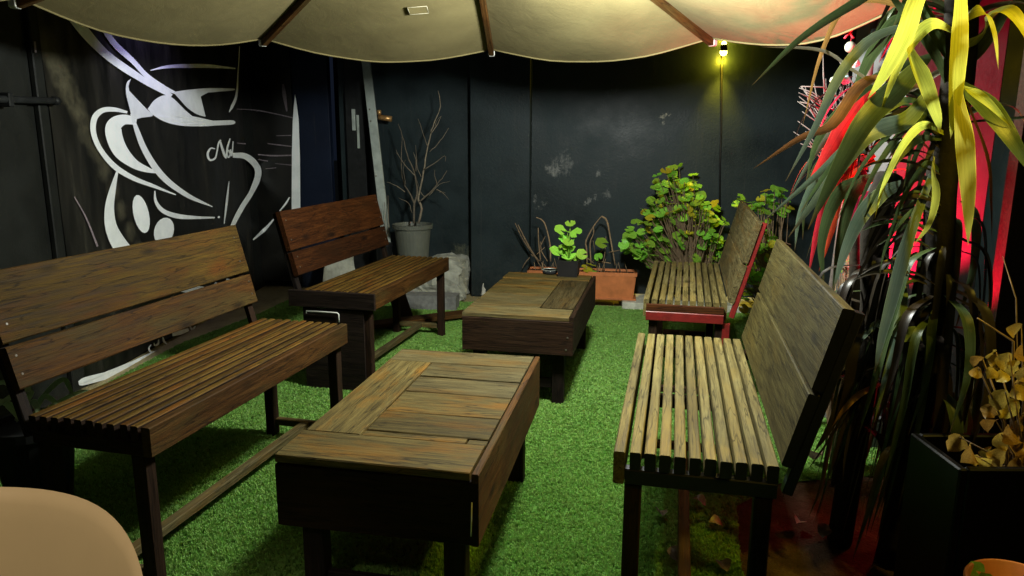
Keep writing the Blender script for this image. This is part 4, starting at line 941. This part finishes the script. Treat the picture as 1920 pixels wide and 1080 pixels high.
# main yucca
yb = Vector((ony(1742, 700, 1.98).x, 1.98, 0)); head = ony(1805, -30, 1.98)
yu = thing('yucca', 'tall yucca with drooping blades glowing yellow and green at the right', 'plant', yb)
low = ony(1766, 330, 2.0)-yb
trunk_pts = [(-.02, .05, 0), (-.01, .03, .4), (.0, .01, .8), tuple(low), (ony(1796, 150, 2.0)-yb)[:], tuple(head-yb)]
tube('trunk', yu, [Vector(v) for v in catmull(trunk_pts, 5)], .040, M['trunk'], 10)
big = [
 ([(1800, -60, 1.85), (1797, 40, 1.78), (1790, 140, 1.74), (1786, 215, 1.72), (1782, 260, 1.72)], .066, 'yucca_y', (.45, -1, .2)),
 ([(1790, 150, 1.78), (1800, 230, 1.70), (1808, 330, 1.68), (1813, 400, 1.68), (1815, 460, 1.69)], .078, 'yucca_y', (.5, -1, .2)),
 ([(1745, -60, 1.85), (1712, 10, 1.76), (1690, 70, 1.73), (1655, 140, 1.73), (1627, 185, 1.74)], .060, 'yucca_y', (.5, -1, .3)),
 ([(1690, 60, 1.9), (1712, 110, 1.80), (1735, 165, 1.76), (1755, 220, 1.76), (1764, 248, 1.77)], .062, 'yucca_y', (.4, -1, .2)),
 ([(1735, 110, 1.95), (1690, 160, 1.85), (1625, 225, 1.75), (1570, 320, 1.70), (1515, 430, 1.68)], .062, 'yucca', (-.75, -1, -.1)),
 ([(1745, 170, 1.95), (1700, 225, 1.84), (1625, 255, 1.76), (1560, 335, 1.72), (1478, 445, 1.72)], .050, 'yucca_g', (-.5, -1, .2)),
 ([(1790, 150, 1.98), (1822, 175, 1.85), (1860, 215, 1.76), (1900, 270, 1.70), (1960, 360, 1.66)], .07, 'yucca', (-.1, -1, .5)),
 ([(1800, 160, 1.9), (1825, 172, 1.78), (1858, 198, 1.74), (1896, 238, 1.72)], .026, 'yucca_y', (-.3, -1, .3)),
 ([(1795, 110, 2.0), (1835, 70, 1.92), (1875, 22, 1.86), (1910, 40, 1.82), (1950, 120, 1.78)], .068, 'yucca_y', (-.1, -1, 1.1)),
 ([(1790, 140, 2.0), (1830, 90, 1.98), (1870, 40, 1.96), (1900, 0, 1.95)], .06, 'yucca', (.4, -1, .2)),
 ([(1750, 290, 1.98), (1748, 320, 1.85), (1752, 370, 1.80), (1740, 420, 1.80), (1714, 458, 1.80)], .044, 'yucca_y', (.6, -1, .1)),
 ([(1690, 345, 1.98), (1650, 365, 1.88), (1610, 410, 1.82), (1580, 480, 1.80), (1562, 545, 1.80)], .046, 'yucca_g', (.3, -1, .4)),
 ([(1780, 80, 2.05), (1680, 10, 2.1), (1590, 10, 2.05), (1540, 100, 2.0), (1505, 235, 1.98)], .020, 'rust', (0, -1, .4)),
 ([(1760, 60, 2.0), (1690, -40, 1.95), (1600, 10, 1.88), (1500, 75, 1.85), (1410, 160, 1.85)], .040, 'yucca', (0, -.6, 1)),
 ([(1770, 130, 2.05), (1680, 175, 2.05), (1600, 135, 2.0), (1540, 96, 1.98), (1428, 88, 1.98)], .040, 'palestraw', (0, -.7, 1)),
 ([(1750, 170, 2.05), (1630, 150, 2.0), (1560, 235, 1.96), (1500, 260, 1.95), (1413, 316, 1.95)], .034, 'rust', (0, -.8, .8)),
 ([(1740, 40, 2.0), (1640, 70, 1.95), (1575, 140, 1.9), (1530, 235, 1.88), (1473, 340, 1.88)], .030, 'yucca_g', (0, -1, .6)),
 ([(1760, 210, 2.0), (1650, 225, 1.98), (1590, 275, 1.92), (1530, 330, 1.9), (1425, 420, 1.9)], .032, 'yucca_g', (0, -1, .8)),
 ([(1755, 90, 2.05), (1690, 40, 2.1), (1640, 90, 2.1), (1610, 150, 2.1), (1598, 190, 2.1)], .05, 'yucca', (.4, -1, .2)),
 ([(1785, 120, 2.0), (1740, 40, 1.98), (1710, -30, 1.95)], .055, 'yucca', (.4, -1, .2)),
 ([(1785, 180, 2.0), (1750, 100, 2.0), (1690, 20, 2.0), (1640, -50, 2.0)], .04, 'yucca', (.4, -1, .2)),
 ([(1770, 260, 1.98), (1720, 215, 1.97), (1680, 215, 1.97), (1620, 260, 1.97)], .032, 'dead', (.2, -1, .3)),
 ([(1745, 330, 1.98), (1700, 450, 1.85), (1670, 560, 1.80), (1650, 640, 1.80), (1640, 700, 1.80)], .05, 'yucca_g', (.4, -1, .2)),
 ([(1760, 100, 2.1), (1640, 150, 2.15), (1540, 250, 2.12), (1510, 345, 2.1)], .035, 'yucca', (.2, -1, .3)),
 ([(1800, 160, 1.98), (1850, 290, 1.92), (1858, 380, 1.9), (1860, 450, 1.9)], .012, 'rust', (.2, -1, .3)),
]
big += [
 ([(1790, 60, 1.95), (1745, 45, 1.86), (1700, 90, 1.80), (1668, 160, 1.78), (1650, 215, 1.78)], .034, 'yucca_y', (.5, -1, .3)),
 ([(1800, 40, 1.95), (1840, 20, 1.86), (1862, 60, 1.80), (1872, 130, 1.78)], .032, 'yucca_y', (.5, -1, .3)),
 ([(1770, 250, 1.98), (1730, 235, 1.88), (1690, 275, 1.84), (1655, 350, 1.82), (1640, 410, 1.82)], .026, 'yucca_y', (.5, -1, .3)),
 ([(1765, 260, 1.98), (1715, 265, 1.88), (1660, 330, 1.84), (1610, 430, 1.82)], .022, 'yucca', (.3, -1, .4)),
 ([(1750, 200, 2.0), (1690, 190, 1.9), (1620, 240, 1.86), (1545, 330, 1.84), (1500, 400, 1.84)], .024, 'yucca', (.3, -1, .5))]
for l, wd, m, nrm in big: blade(yu, pix(l), wd, m, nrm, yb)
for k in range(34):
    hx, hy = (1800, 40) if k < 20 else (1768, 235)
    b0_ = ony(hx, hy, 2.0); a = random.uniform(0, 2*PI); up = random.uniform(-.1, .35); ln = random.uniform(.28, .5)
    d = Vector((math.cos(a), math.sin(a), 0))
    if d.x < -.2: ln *= .5                                      # the crown is thin towards the hanging bulb
    if d.y < -.2 and d.x > -.9: d.y *= -1                       # keep them at the back and sides of the crown
    q = [b0_, b0_+d*ln*.35+Vector((0, 0, up*.35)), b0_+d*ln*.7+Vector((0, 0, up*.38)), b0_+d*ln+Vector((0, 0, up*.2-.08))]
    blade(yu, q, random.uniform(.022, .042), random.choice(['yucca', 'yucca', 'dead']), (-d.x*.4, -d.y*.4-.4, 1), yb)
# thin dark leaves that fan across the red pillar, and the skirt of dead leaves on the trunk
for k in range(26):
    y0 = 1.98+random.uniform(-.05, .05); py = random.uniform(200, 560); x0 = 1752+random.uniform(-14, 14); ln = random.uniform(60, 150)
    sl_ = random.uniform(-.35, .25)
    l = [(x0, py, y0), (x0-ln*.4, py+ln*.4*sl_-14, y0-.02), (x0-ln*.75, py+ln*.75*sl_-6, y0-.03), (x0-ln, py+ln*sl_+12, y0-.03)]
    blade(yu, pix(l), random.uniform(.008, .020), random.choice(['dead', 'dead', 'yucca', 'palestraw' if k % 5 == 0 else 'dead']), (random.uniform(-.3, .3), -.7, 1), yb)
for k in range(84):
    z0 = random.uniform(.40, 1.12); a = random.uniform(0, 2*PI); r = random.uniform(.05, .16); ln = random.uniform(.3, .6)
    q = [yb+Vector((.035*math.cos(a), .035*math.sin(a), z0)), yb+Vector((r*math.cos(a), r*math.sin(a), z0-.04)), yb+Vector((r*1.25*math.cos(a), r*1.25*math.sin(a), z0-ln*.5)), yb+Vector((r*1.3*math.cos(a)-.03, r*1.3*math.sin(a), max(.05, z0-ln)))]
    blade(yu, q, random.uniform(.02, .045), random.choice(['dead', 'dead', 'dead', 'yucca']), (math.cos(a), math.sin(a), .1), yb)
for k in range(15):                                            # drooping dark blades in front of the red pillar
    x0, y0 = random.uniform(1690, 1765), random.uniform(200, 420); ln = random.uniform(90, 190); dxp = -random.uniform(.25, .75)*ln; yy = 1.97+random.uniform(-.06, .05)
    l = [(1768, y0, 1.99), ((1768+x0)/2+dxp*.2, y0-22, yy), (x0+dxp*.6, y0+ln*.35, yy-.03), (x0+dxp, y0+ln*1.0, yy-.04)]
    blade(yu, pix(l), random.uniform(.012, .024), random.choice(['dead', 'dead', 'dead', 'yucca']), (random.uniform(.1, .6), -1, random.uniform(.1, .5)), yb)
# second trunk to the left with its own hanging skirt
y2 = Vector((onz(1600, 880).x*1.0, 2.15, 0)); y2.x = ony(1630, 600, 2.15).x
ys = thing('yucca', 'dark shaggy yucca stem with hanging dead leaves beside the near right bench', 'plant', y2)
tube('trunk', ys, [Vector(v) for v in catmull([(-.02, 0, 0), (0, 0, .4), (.01, 0, .75), tuple(ony(1640, 420, 2.15)-y2), tuple(ony(1668, 330, 2.18)-y2)], 5)], .038, M['trunk'], 10)
for k in range(40):
    z0 = random.uniform(.35, 1.0); a = random.uniform(0, 2*PI); r = random.uniform(.05, .17); ln = random.uniform(.25, .5)
    q = [y2+Vector((.03*math.cos(a), .03*math.sin(a), z0)), y2+Vector((r*math.cos(a), r*math.sin(a), z0-.03)), y2+Vector((r*1.3*math.cos(a), r*1.3*math.sin(a), z0-ln*.5)), y2+Vector((r*1.35*math.cos(a)-.03, r*1.35*math.sin(a), max(.03, z0-ln)))]
    blade(ys, q, random.uniform(.018, .040), random.choice(['dead', 'dead', 'dead', 'yucca']), (math.cos(a), math.sin(a), .1), y2)
for l, wd, m, nrm in [
 ([(1655, 470, 2.1), (1690, 540, 1.98), (1680, 620, 1.95), (1655, 720, 1.95), (1640, 790, 1.95)], .045, 'yucca_g', (.5, -1, .2)),
 ([(1650, 600, 2.1), (1600, 640, 2.02), (1555, 650, 2.0), (1530, 690, 2.0)], .03, 'yucca_g', (0, -1, .9)),
 ([(1640, 610, 2.1), (1690, 630, 1.95), (1725, 625, 1.93), (1740, 660, 1.93)], .05, 'yucca_g', (0, -1, .9)),
 ([(1640, 650, 2.12), (1590, 720, 2.0), (1555, 800, 1.97), (1525, 850, 1.97)], .04, 'dead', (.3, -1, .2)),
 ([(1640, 690, 2.12), (1600, 750, 2.0), (1550, 830, 1.97), (1508, 890, 1.97)], .012, 'dead', (.3, -1, .2)),
 ([(1640, 690, 2.12), (1590, 780, 2.0), (1565, 850, 1.97), (1556, 900, 1.97)], .016, 'dead', (.3, -1, .2)),
 ([(1640, 700, 2.12), (1600, 790, 2.0), (1585, 850, 1.97), (1580, 905, 1.97)], .016, 'dead', (.3, -1, .2)),
 ([(1650, 720, 2.1), (1610, 740, 2.0), (1580, 770, 1.97), (1560, 800, 1.97)], .02, 'rust', (.3, -1, .5)),
 ([(1640, 560, 2.12), (1600, 640, 2.0), (1590, 720, 1.98), (1560, 810, 1.97)], .05, 'dead', (.3, -1, .2))]:
    blade(ys, pix(l), wd, m, nrm, y2)
# red lit cordyline behind
cb = Vector((ony(1600, 600, 2.55).x, 2.55, 0)); co = thing('cordyline', 'spiky cordyline with blades coloured as lit bright red between bench and pillar', 'plant', cb)
tube('trunk', co, [Vector(v) for v in catmull([(0, 0, 0), (.01, 0, .5), tuple(ony(1610, 330, 2.6)-cb), tuple(ony(1640, 170, 2.62)-cb)], 5)], .022, M['trunk'], 8)
for l, wd, m in [
 ([(1640, 150, 2.6), (1615, 190, 2.5), (1580, 240, 2.45), (1545, 300, 2.42), (1512, 350, 2.42)], .075, 'redlit_leaf'),
 ([(1640, 220, 2.6), (1600, 240, 2.5), (1570, 290, 2.46), (1550, 340, 2.45), (1530, 390, 2.45)], .06, 'redlit_leaf'),
 ([(1630, 260, 2.6), (1590, 290, 2.5), (1550, 320, 2.46), (1515, 350, 2.45)], .04, 'redlit_leaf'),
 ([(1640, 290, 2.6), (1570, 330, 2.5), (1535, 420, 2.46), (1515, 520, 2.45)], .04, 'redlit_leaf'),
 ([(1640, 300, 2.6), (1585, 340, 2.5), (1560, 430, 2.46), (1535, 510, 2.45)], .03, 'redlit_leaf'),
 ([(1650, 360, 2.6), (1620, 380, 2.5), (1590, 430, 2.46), (1575, 490, 2.45)], .06, 'redlit_leaf'),
 ([(1640, 330, 2.6), (1575, 360, 2.42), (1540, 450, 2.40), (1545, 540, 2.40)], .05, 'yucca'),
 ([(1640, 330, 2.6), (1600, 360, 2.42), (1575, 450, 2.38), (1560, 560, 2.36)], .05, 'yucca'),
 ([(1630, 280, 2.6), (1540, 330, 2.42), (1500, 400, 2.40), (1490, 470, 2.40)], .03, 'yucca_g'),
 ([(1640, 240, 2.62), (1540, 300, 2.5), (1510, 380, 2.5), (1505, 450, 2.5)], .025, 'yucca'),
 ([(1640, 200, 2.62), (1560, 250, 2.5), (1520, 300, 2.48), (1480, 370, 2.48)], .025, 'yucca_g')]:
    blade(co, pix(l), wd, m, (.2, -1, .4), cb)
for k in range(24):
    a = random.uniform(0, 2*PI); z0 = (ony(1630, random.uniform(160, 420), 2.6)).z; r = random.uniform(.10, .3)
    c0 = Vector((cb.x+.02, cb.y+.05, z0)); d = Vector((math.cos(a), math.sin(a), 0))
    blade(co, [c0, c0+d*r*.5+Vector((0, 0, .06)), c0+d*r+Vector((0, 0, -.02)), c0+d*r*1.25+Vector((0, 0, -.16))], random.uniform(.012, .03), random.choice(['redlit_leaf', 'yucca', 'dead', 'dead']), (d.x, d.y, 1), cb)
leafy('variegated_plant', 'low plant with small pinkish white leaves lit red beside the cordyline', (ony(1600, 500, 2.7).x, 2.7, 0),
      [(1600, 440, 30, 30, 16, 2.7), (1590, 500, 30, 40, 22, 2.65), (1610, 400, 20, 20, 8, 2.72), (1620, 560, 20, 40, 12, 2.6)], .25, .012, .022, mats=(GV, GL), dy=.07, tilt=.8)
# twig bundle with hanging ornaments
tb = Vector((ony(1570, 200, 3.1).x, 3.1, 0)); tw = thing('twig_bundle', 'bundle of bleached bare twigs standing behind the red blades', 'twigs', tb)
root = ony(1590, 330, 3.1)
tube('post', tw, [(.03, .02, 0), tuple(root-tb), tuple(ony(1632, 120, 3.12)-tb), tuple(ony(1640, 20, 3.12)-tb)], .016, M['pale_twig'], 7)
for k in range(110):
    sx, sy = random.uniform(1535, 1620), random.uniform(170, 320)
    ang = random.uniform(-2.9, -.6) if k > 14 else random.uniform(-2.6, -1.9); ln = random.uniform(25, 75) if k > 14 else random.uniform(60, 120)
    q = [(sx, sy), (sx+ln*.5*math.cos(ang)+random.gauss(0, 5), sy+ln*.5*math.sin(ang)+random.gauss(0, 5)), (sx+ln*math.cos(ang), sy+ln*math.sin(ang))]
    y0 = 3.1+random.uniform(-.07, .07)
    tube('twig', tw, [ony(a, b, y0+random.uniform(-.02, .02))-tb for a, b in q], [.004, .003, .0015], M['pale_twig'], 4)
def ornament(name, label, px, py, y, build):
    p = ony(px, py, y); t = thing(name, label, 'ornament', p); build(t); return t
def ball(r):
    def f(t):
        bm = bmesh.new(); bmesh.ops.create_uvsphere(bm, u_segments=18, v_segments=12, radius=r); obj('ball', bm, M['bauble'], t, True)
        tube('thread', t, [(0, 0, r), (.004, 0, r+.05)], .0012, M['pink'], 4)
    return f
ornament('bauble', 'round cream bauble hanging under the red ribbon', 1594, 88, 3.0, ball(.021))
ornament('bauble', 'small pale bauble down among the twigs', 1575, 148, 3.0, ball(.017))
def ribbon(t):
    for s in (-1, 1):
        tube('loop', t, [Vector(v) for v in catmull([(0, 0, 0), (s*.020, 0, .022), (s*.006, 0, .034), (0, 0, 0), (-s*.018, 0, -.024)], 4)], .0045, M['pink'], 5)
ornament('ribbon', 'small knotted red ribbon above the cream bauble', 1593, 60, 3.0, ribbon)
def bird(t):
    tube('body', t, [(0, 0, .036), (.002, 0, .022), (0, -.004, 0), (-.003, 0, -.03)], [.007, .012, .014, .004], M['lightblue'], 8)
    tube('tail', t, [(-.003, 0, -.026), (-.006, 0, -.052)], [.006, .002], M['lightblue'], 6)
ornament('bird_ornament', 'slim pale blue bird ornament on the wooden stick', 1636, 72, 3.0, bird)
for (px, py, m) in ((1603, 118, 'white_plastic'), (1585, 150, 'lightblue'), (1565, 150, 'bauble')):
    p = ony(px, py, 3.02); bm = bmesh.new(); bmesh.ops.create_icosphere(bm, subdivisions=2, radius=.018)
    for v in bm.verts: v.co += mnoise.noise_vector(v.co*60)*.007
    bmesh.ops.translate(bm, verts=bm.verts, vec=p)
    tag(obj('fabric_flower', bm, M[m]), {'white_plastic': 'white fabric flower right below the cream bauble', 'lightblue': 'pale blue fabric flower in the middle of the twigs', 'bauble': 'greenish fabric flower left among the twigs'}[m], 'ornament')
# lamps on the right
rl = Vector((1.46, 2.46, .55)); fl = thing('floodlight', 'small red floodlight on a stake in front of the pillar', 'lamp', rl)
bm = bmesh.new(); add_box(bm, .09, .03, .06, T(0, -.022, -.012), .005); obj('housing', bm, M['lamp_black'], fl)
tube('stake', fl, [(0, -.02, -.03), (0, -.02, -.55)], .008, M['lamp_black'])
yl = Vector((1.48, 1.50, 2.05)); fy = thing('floodlight', 'yellow floodlight fixed high on the right wall above the yucca', 'lamp', yl)
bm = bmesh.new(); add_box(bm, .06, .12, .10, T(.045, 0, .06), .005); obj('housing', bm, M['lamp_black'], fy)
tube('bracket', fy, [(.06, 0, .06), (WX-yl.x+.01, 0, .06)], .012, M['lamp_black'])

# ------------------------------------------------------------------ right foreground pots
dx = ony(1800, 880, 1.6); rimz = dx.z
pl0 = thing('tall_planter', 'tall glossy black square planter in the right foreground', 'planter', (dx.x+.24, 1.71, 0))
bm = bmesh.new()
for sx, sy, wx, wy in ((-1, 0, .02, .22), (1, 0, .02, .22), (0, -1, .438, .02), (0, 1, .438, .02)): add_box(bm, wx, wy, rimz, T(sx*.23, sy*.10, rimz/2), .004)
obj('body', bm, M['gloss_black'], pl0)
bm = bmesh.new(); add_box(bm, .436, .176, .03, T(0, 0, rimz-.17)); obj('soil', bm, M['soil'], pl0)
dp_ = Vector((dx.x+.22, 1.71, rimz-.16)); dr = thing('dried_plant', 'withered plant with crumpled yellow leaves in the black planter', 'plant', dp_)
dl = [(1800, 820, 1.2), (1822, 838, 1.3), (1840, 862, .9), (1858, 840, .9), (1868, 790, 1.1), (1860, 760, .9), (1842, 672, .8), (1855, 690, .7), (1868, 660, .8), (1880, 668, 1), (1893, 665, 1), (1905, 680, 1.1), (1885, 735, 1.2), (1870, 752, 1.1), (1905, 755, 1.3),
      (1893, 800, 1.2), (1908, 820, 1.3), (1885, 845, 1.2), (1912, 860, 1.2), (1915, 720, 1.1), (1915, 610, .9), (1918, 650, 1), (1878, 815, 1), (1900, 840, 1), (1830, 855, .7), (1925, 780, 1.3), (1935, 830, 1.3), (1940, 700, 1.3), (1835, 690, .7), (1875, 695, .8), (1922, 690, .9), (1865, 870, .8)]
def crumpled(sd):
    rnd = random.Random(sd); n = 7; bm = bmesh.new(); rows = []
    for i in range(n+1):
        u = i/n; h = .5*math.sin(PI*min(1, u*.96+.04))**.8*(1-.25*u); c = math.sin(u*2.4)*.25
        rows.append([bm.verts.new((s*h*(1+.15*rnd.uniform(-1, 1)), u-.1, c+abs(s)*h*.55+rnd.uniform(-.05, .05))) for s in (-1, -.5, 0, .5, 1)])
    for a, b in zip(rows, rows[1:]):
        for k in range(4): bm.faces.new((a[k], a[k+1], b[k+1], b[k]))
    me = bpy.data.meshes.new('crumpled'); bm.to_mesh(me); bm.free(); me.materials.append(M['dried'])
    for p in me.polygons: p.use_smooth = True
    return me
CR = [crumpled(i) for i in range(6)]
for i, (px, py, k) in enumerate(dl):
    y = 1.66+random.uniform(-.05, .10); p = ony(px, py, y)-dp_
    o = bpy.data.objects.new('leaf', CR[i % 6]); COL.objects.link(o); o.parent = dr
    o.matrix_local = T(*p) @ Euler((random.uniform(-2.6, -1.2), random.uniform(-.6, .6), random.uniform(-.9, .9))).to_matrix().to_4x4() @ Matrix.Scale(.044*k, 4)
    if i % 2 == 0: tube('stem', dr, [(0, 0, -.02), (p.x*.5+.01, p.y*.5, p.z*.5+.05), p], [.004, .003, .0015], M['twig'], 4)
tube('stem', dr, [(0, 0, 0), ony(1900, 640, 1.72)-dp_, ony(1833, 597, 1.70)-dp_], [.004, .003, .002], M['twig'], 5)
tube('stem', dr, [(0.02, 0, 0), ony(1905, 560, 1.80)-dp_, ony(1880, 480, 1.82)-dp_], [.003, .002, .001], M['twig'], 4)
tc_ = ony(1915, 1098, 1.30); tpot = thing('terracotta_pot', 'round terracotta pot rim lit orange at the bottom right corner', 'pot', (tc_.x, tc_.y, 0))
rz_ = tc_.z; R_ = .098
lathe('pot_body', tpot, [(R_*.65, 0), (R_*.92, rz_-.06), (R_*.99, rz_-.055), (R_, rz_-.004), (R_*.97, rz_), (R_*.90, rz_), (R_*.88, rz_-.04)], M['terracotta'], n=40, smooth=True)
lathe('soil', tpot, [(R_*.4, rz_-.05), (R_*.89, rz_-.045), (R_*.4, rz_-.035)], M['soil'])
for k in range(7):
    a = random.uniform(2.2, 4.2); r = random.uniform(.03, .085); place_leaf(tpot, random.choice(GL), (r*math.cos(a), r*math.sin(a), rz_-.02+random.uniform(0, .015)), random.uniform(.012, .02), .7)

# ------------------------------------------------------------------ left pot of trailing leaves
sp_ = Vector((-1.62, 2.32, 0)); sp = thing('spider_plant', 'trailing spider plant in a brownish pot at the left edge behind the near bench', 'potted plant', sp_)
pz = ony(20, 790, 2.32).z
lathe('pot', sp, [(.09, 0), (.125, pz-.03), (.135, pz-.03), (.135, pz), (.12, pz), (.115, pz-.02)], M['black_pot'], c=(0, 0, 0), n=28)
for l, wd in [([(30, 790, 2.32), (60, 730, 2.3), (20, 745, 2.25), (-30, 780, 2.22)], .03), ([(60, 785, 2.32), (85, 740, 2.34), (118, 712, 2.36), (132, 730, 2.38), (140, 745, 2.38)], .022), ([(60, 790, 2.32), (80, 745, 2.3), (105, 755, 2.3), (118, 772, 2.3)], .02),
              ([(40, 790, 2.32), (60, 755, 2.25), (72, 770, 2.2), (80, 800, 2.2)], .024), ([(50, 790, 2.32), (20, 720, 2.34), (-40, 730, 2.36)], .024), ([(40, 790, 2.32), (10, 755, 2.25), (-40, 760, 2.2)], .026), ([(60, 780, 2.35), (150, 735, 2.4), (180, 742, 2.42)], .016)]:
    blade(sp, pix(l), wd, 'spider', (.2, -1, .8), sp_)

# ------------------------------------------------------------------ cream chair in the foreground
cp = ony(60, 918, .80)
ch = thing('plastic_chair', 'cream plastic chair whose rounded back fills the bottom left corner', 'chair', (cp.x-.10, cp.y, 0))
ctop = cp.z; xr = .022 + ony(272, 1075, .80).x - (cp.x-.10)
def chair_shell():
    wv, hv_, rad = .46, .42, .115; nx, nz = 26, 22; bm = bmesh.new(); front = []; back = []
    for j in range(nz+1):
        rf, rb = [], []
        for i in range(nx+1):
            u = -1+2*i/nx; vz = -1+2*j/nz
            # map the square to a rounded rectangle: a superellipse
            m = max(abs(u), abs(vz)); k = 1
            if m > 0:
                pw = 4.8; k = m/((abs(u)**pw+abs(vz)**pw)**(1/pw))
            x, z = u*k*wv/2, vz*k*hv_/2
            yb_ = -.10*(x/(wv/2))**2 + .06*(z/hv_)
            e = max(0, (max(abs(u), abs(vz))-.86)/.14)**2*.006
            rf.append(bm.verts.new((x, yb_-.006+e, z))); rb.append(bm.verts.new((x, yb_+.006-e, z)))
        front.append(rf); back.append(rb)
    for j in range(nz):
        for i in range(nx):
            bm.faces.new((front[j][i], front[j][i+1], front[j+1][i+1], front[j+1][i])); bm.faces.new((back[j][i], back[j+1][i], back[j+1][i+1], back[j][i+1]))
    for j in range(nz):
        bm.faces.new((front[j][0], front[j+1][0], back[j+1][0], back[j][0])); bm.faces.new((front[j][nx], back[j][nx], back[j+1][nx], front[j+1][nx]))
    for i in range(nx):
        bm.faces.new((front[0][i], back[0][i], back[0][i+1], front[0][i+1])); bm.faces.new((front[nz][i], front[nz][i+1], back[nz][i+1], back[nz][i]))
    bmesh.ops.recalc_face_normals(bm, faces=bm.faces); return bm
o = obj('backrest', chair_shell(), M['cream'], ch, True); o.location = (xr-.205, 0, ctop-.222)
bm = bmesh.new(); add_box(bm, .42, .40, .02, T(xr-.23, .19, ctop-.43), .008); obj('seat', bm, M['cream'], ch)
for sx in (-1, 1):
    for sy in (.02, .36): tube('leg', ch, [(xr-.23+sx*.17, sy, ctop-.44), (xr-.23+sx*.20, sy+(.03 if sy > .1 else -.03), 0)], .011, M['metal'], 8)

# ------------------------------------------------------------------ dry leaves lying on the turf
fl_ = [(1320, 948, 'pink tinged fallen leaf upright on the dark turf right of the reddish stretcher'), (1352, 985, 'small fallen leaf just below the pink tinged one'), (1362, 1070, 'curled pale fallen leaf at the bottom edge under the bench'), (1270, 1050, 'dim fallen leaf left of the reddish stretcher'),
       (1500, 980, 'reddish fallen leaf between bench leg and dark planter'), (1540, 1005, 'lone fallen leaf farthest right on the dark turf'), (1235, 960, 'brown fallen leaf by the near left bench leg'), (1530, 862, 'large pale dry leaf on the turf behind the bench post')]
for i, (px, py, lb) in enumerate(fl_):
    p = onz(px, py, .02); o = bpy.data.objects.new('fallen_leaf', bpy.data.meshes[CR[i % 6].name].copy()); o.data.materials.clear(); o.data.materials.append(M['litter']); COL.objects.link(o)
    k = .05 if i < 7 else .085
    o.matrix_world = T(*p) @ Euler((random.uniform(-.2, .5), random.uniform(-.4, .4), random.uniform(0, 6))).to_matrix().to_4x4() @ Matrix.Scale(k, 4)
    tag(o, lb, 'leaf')
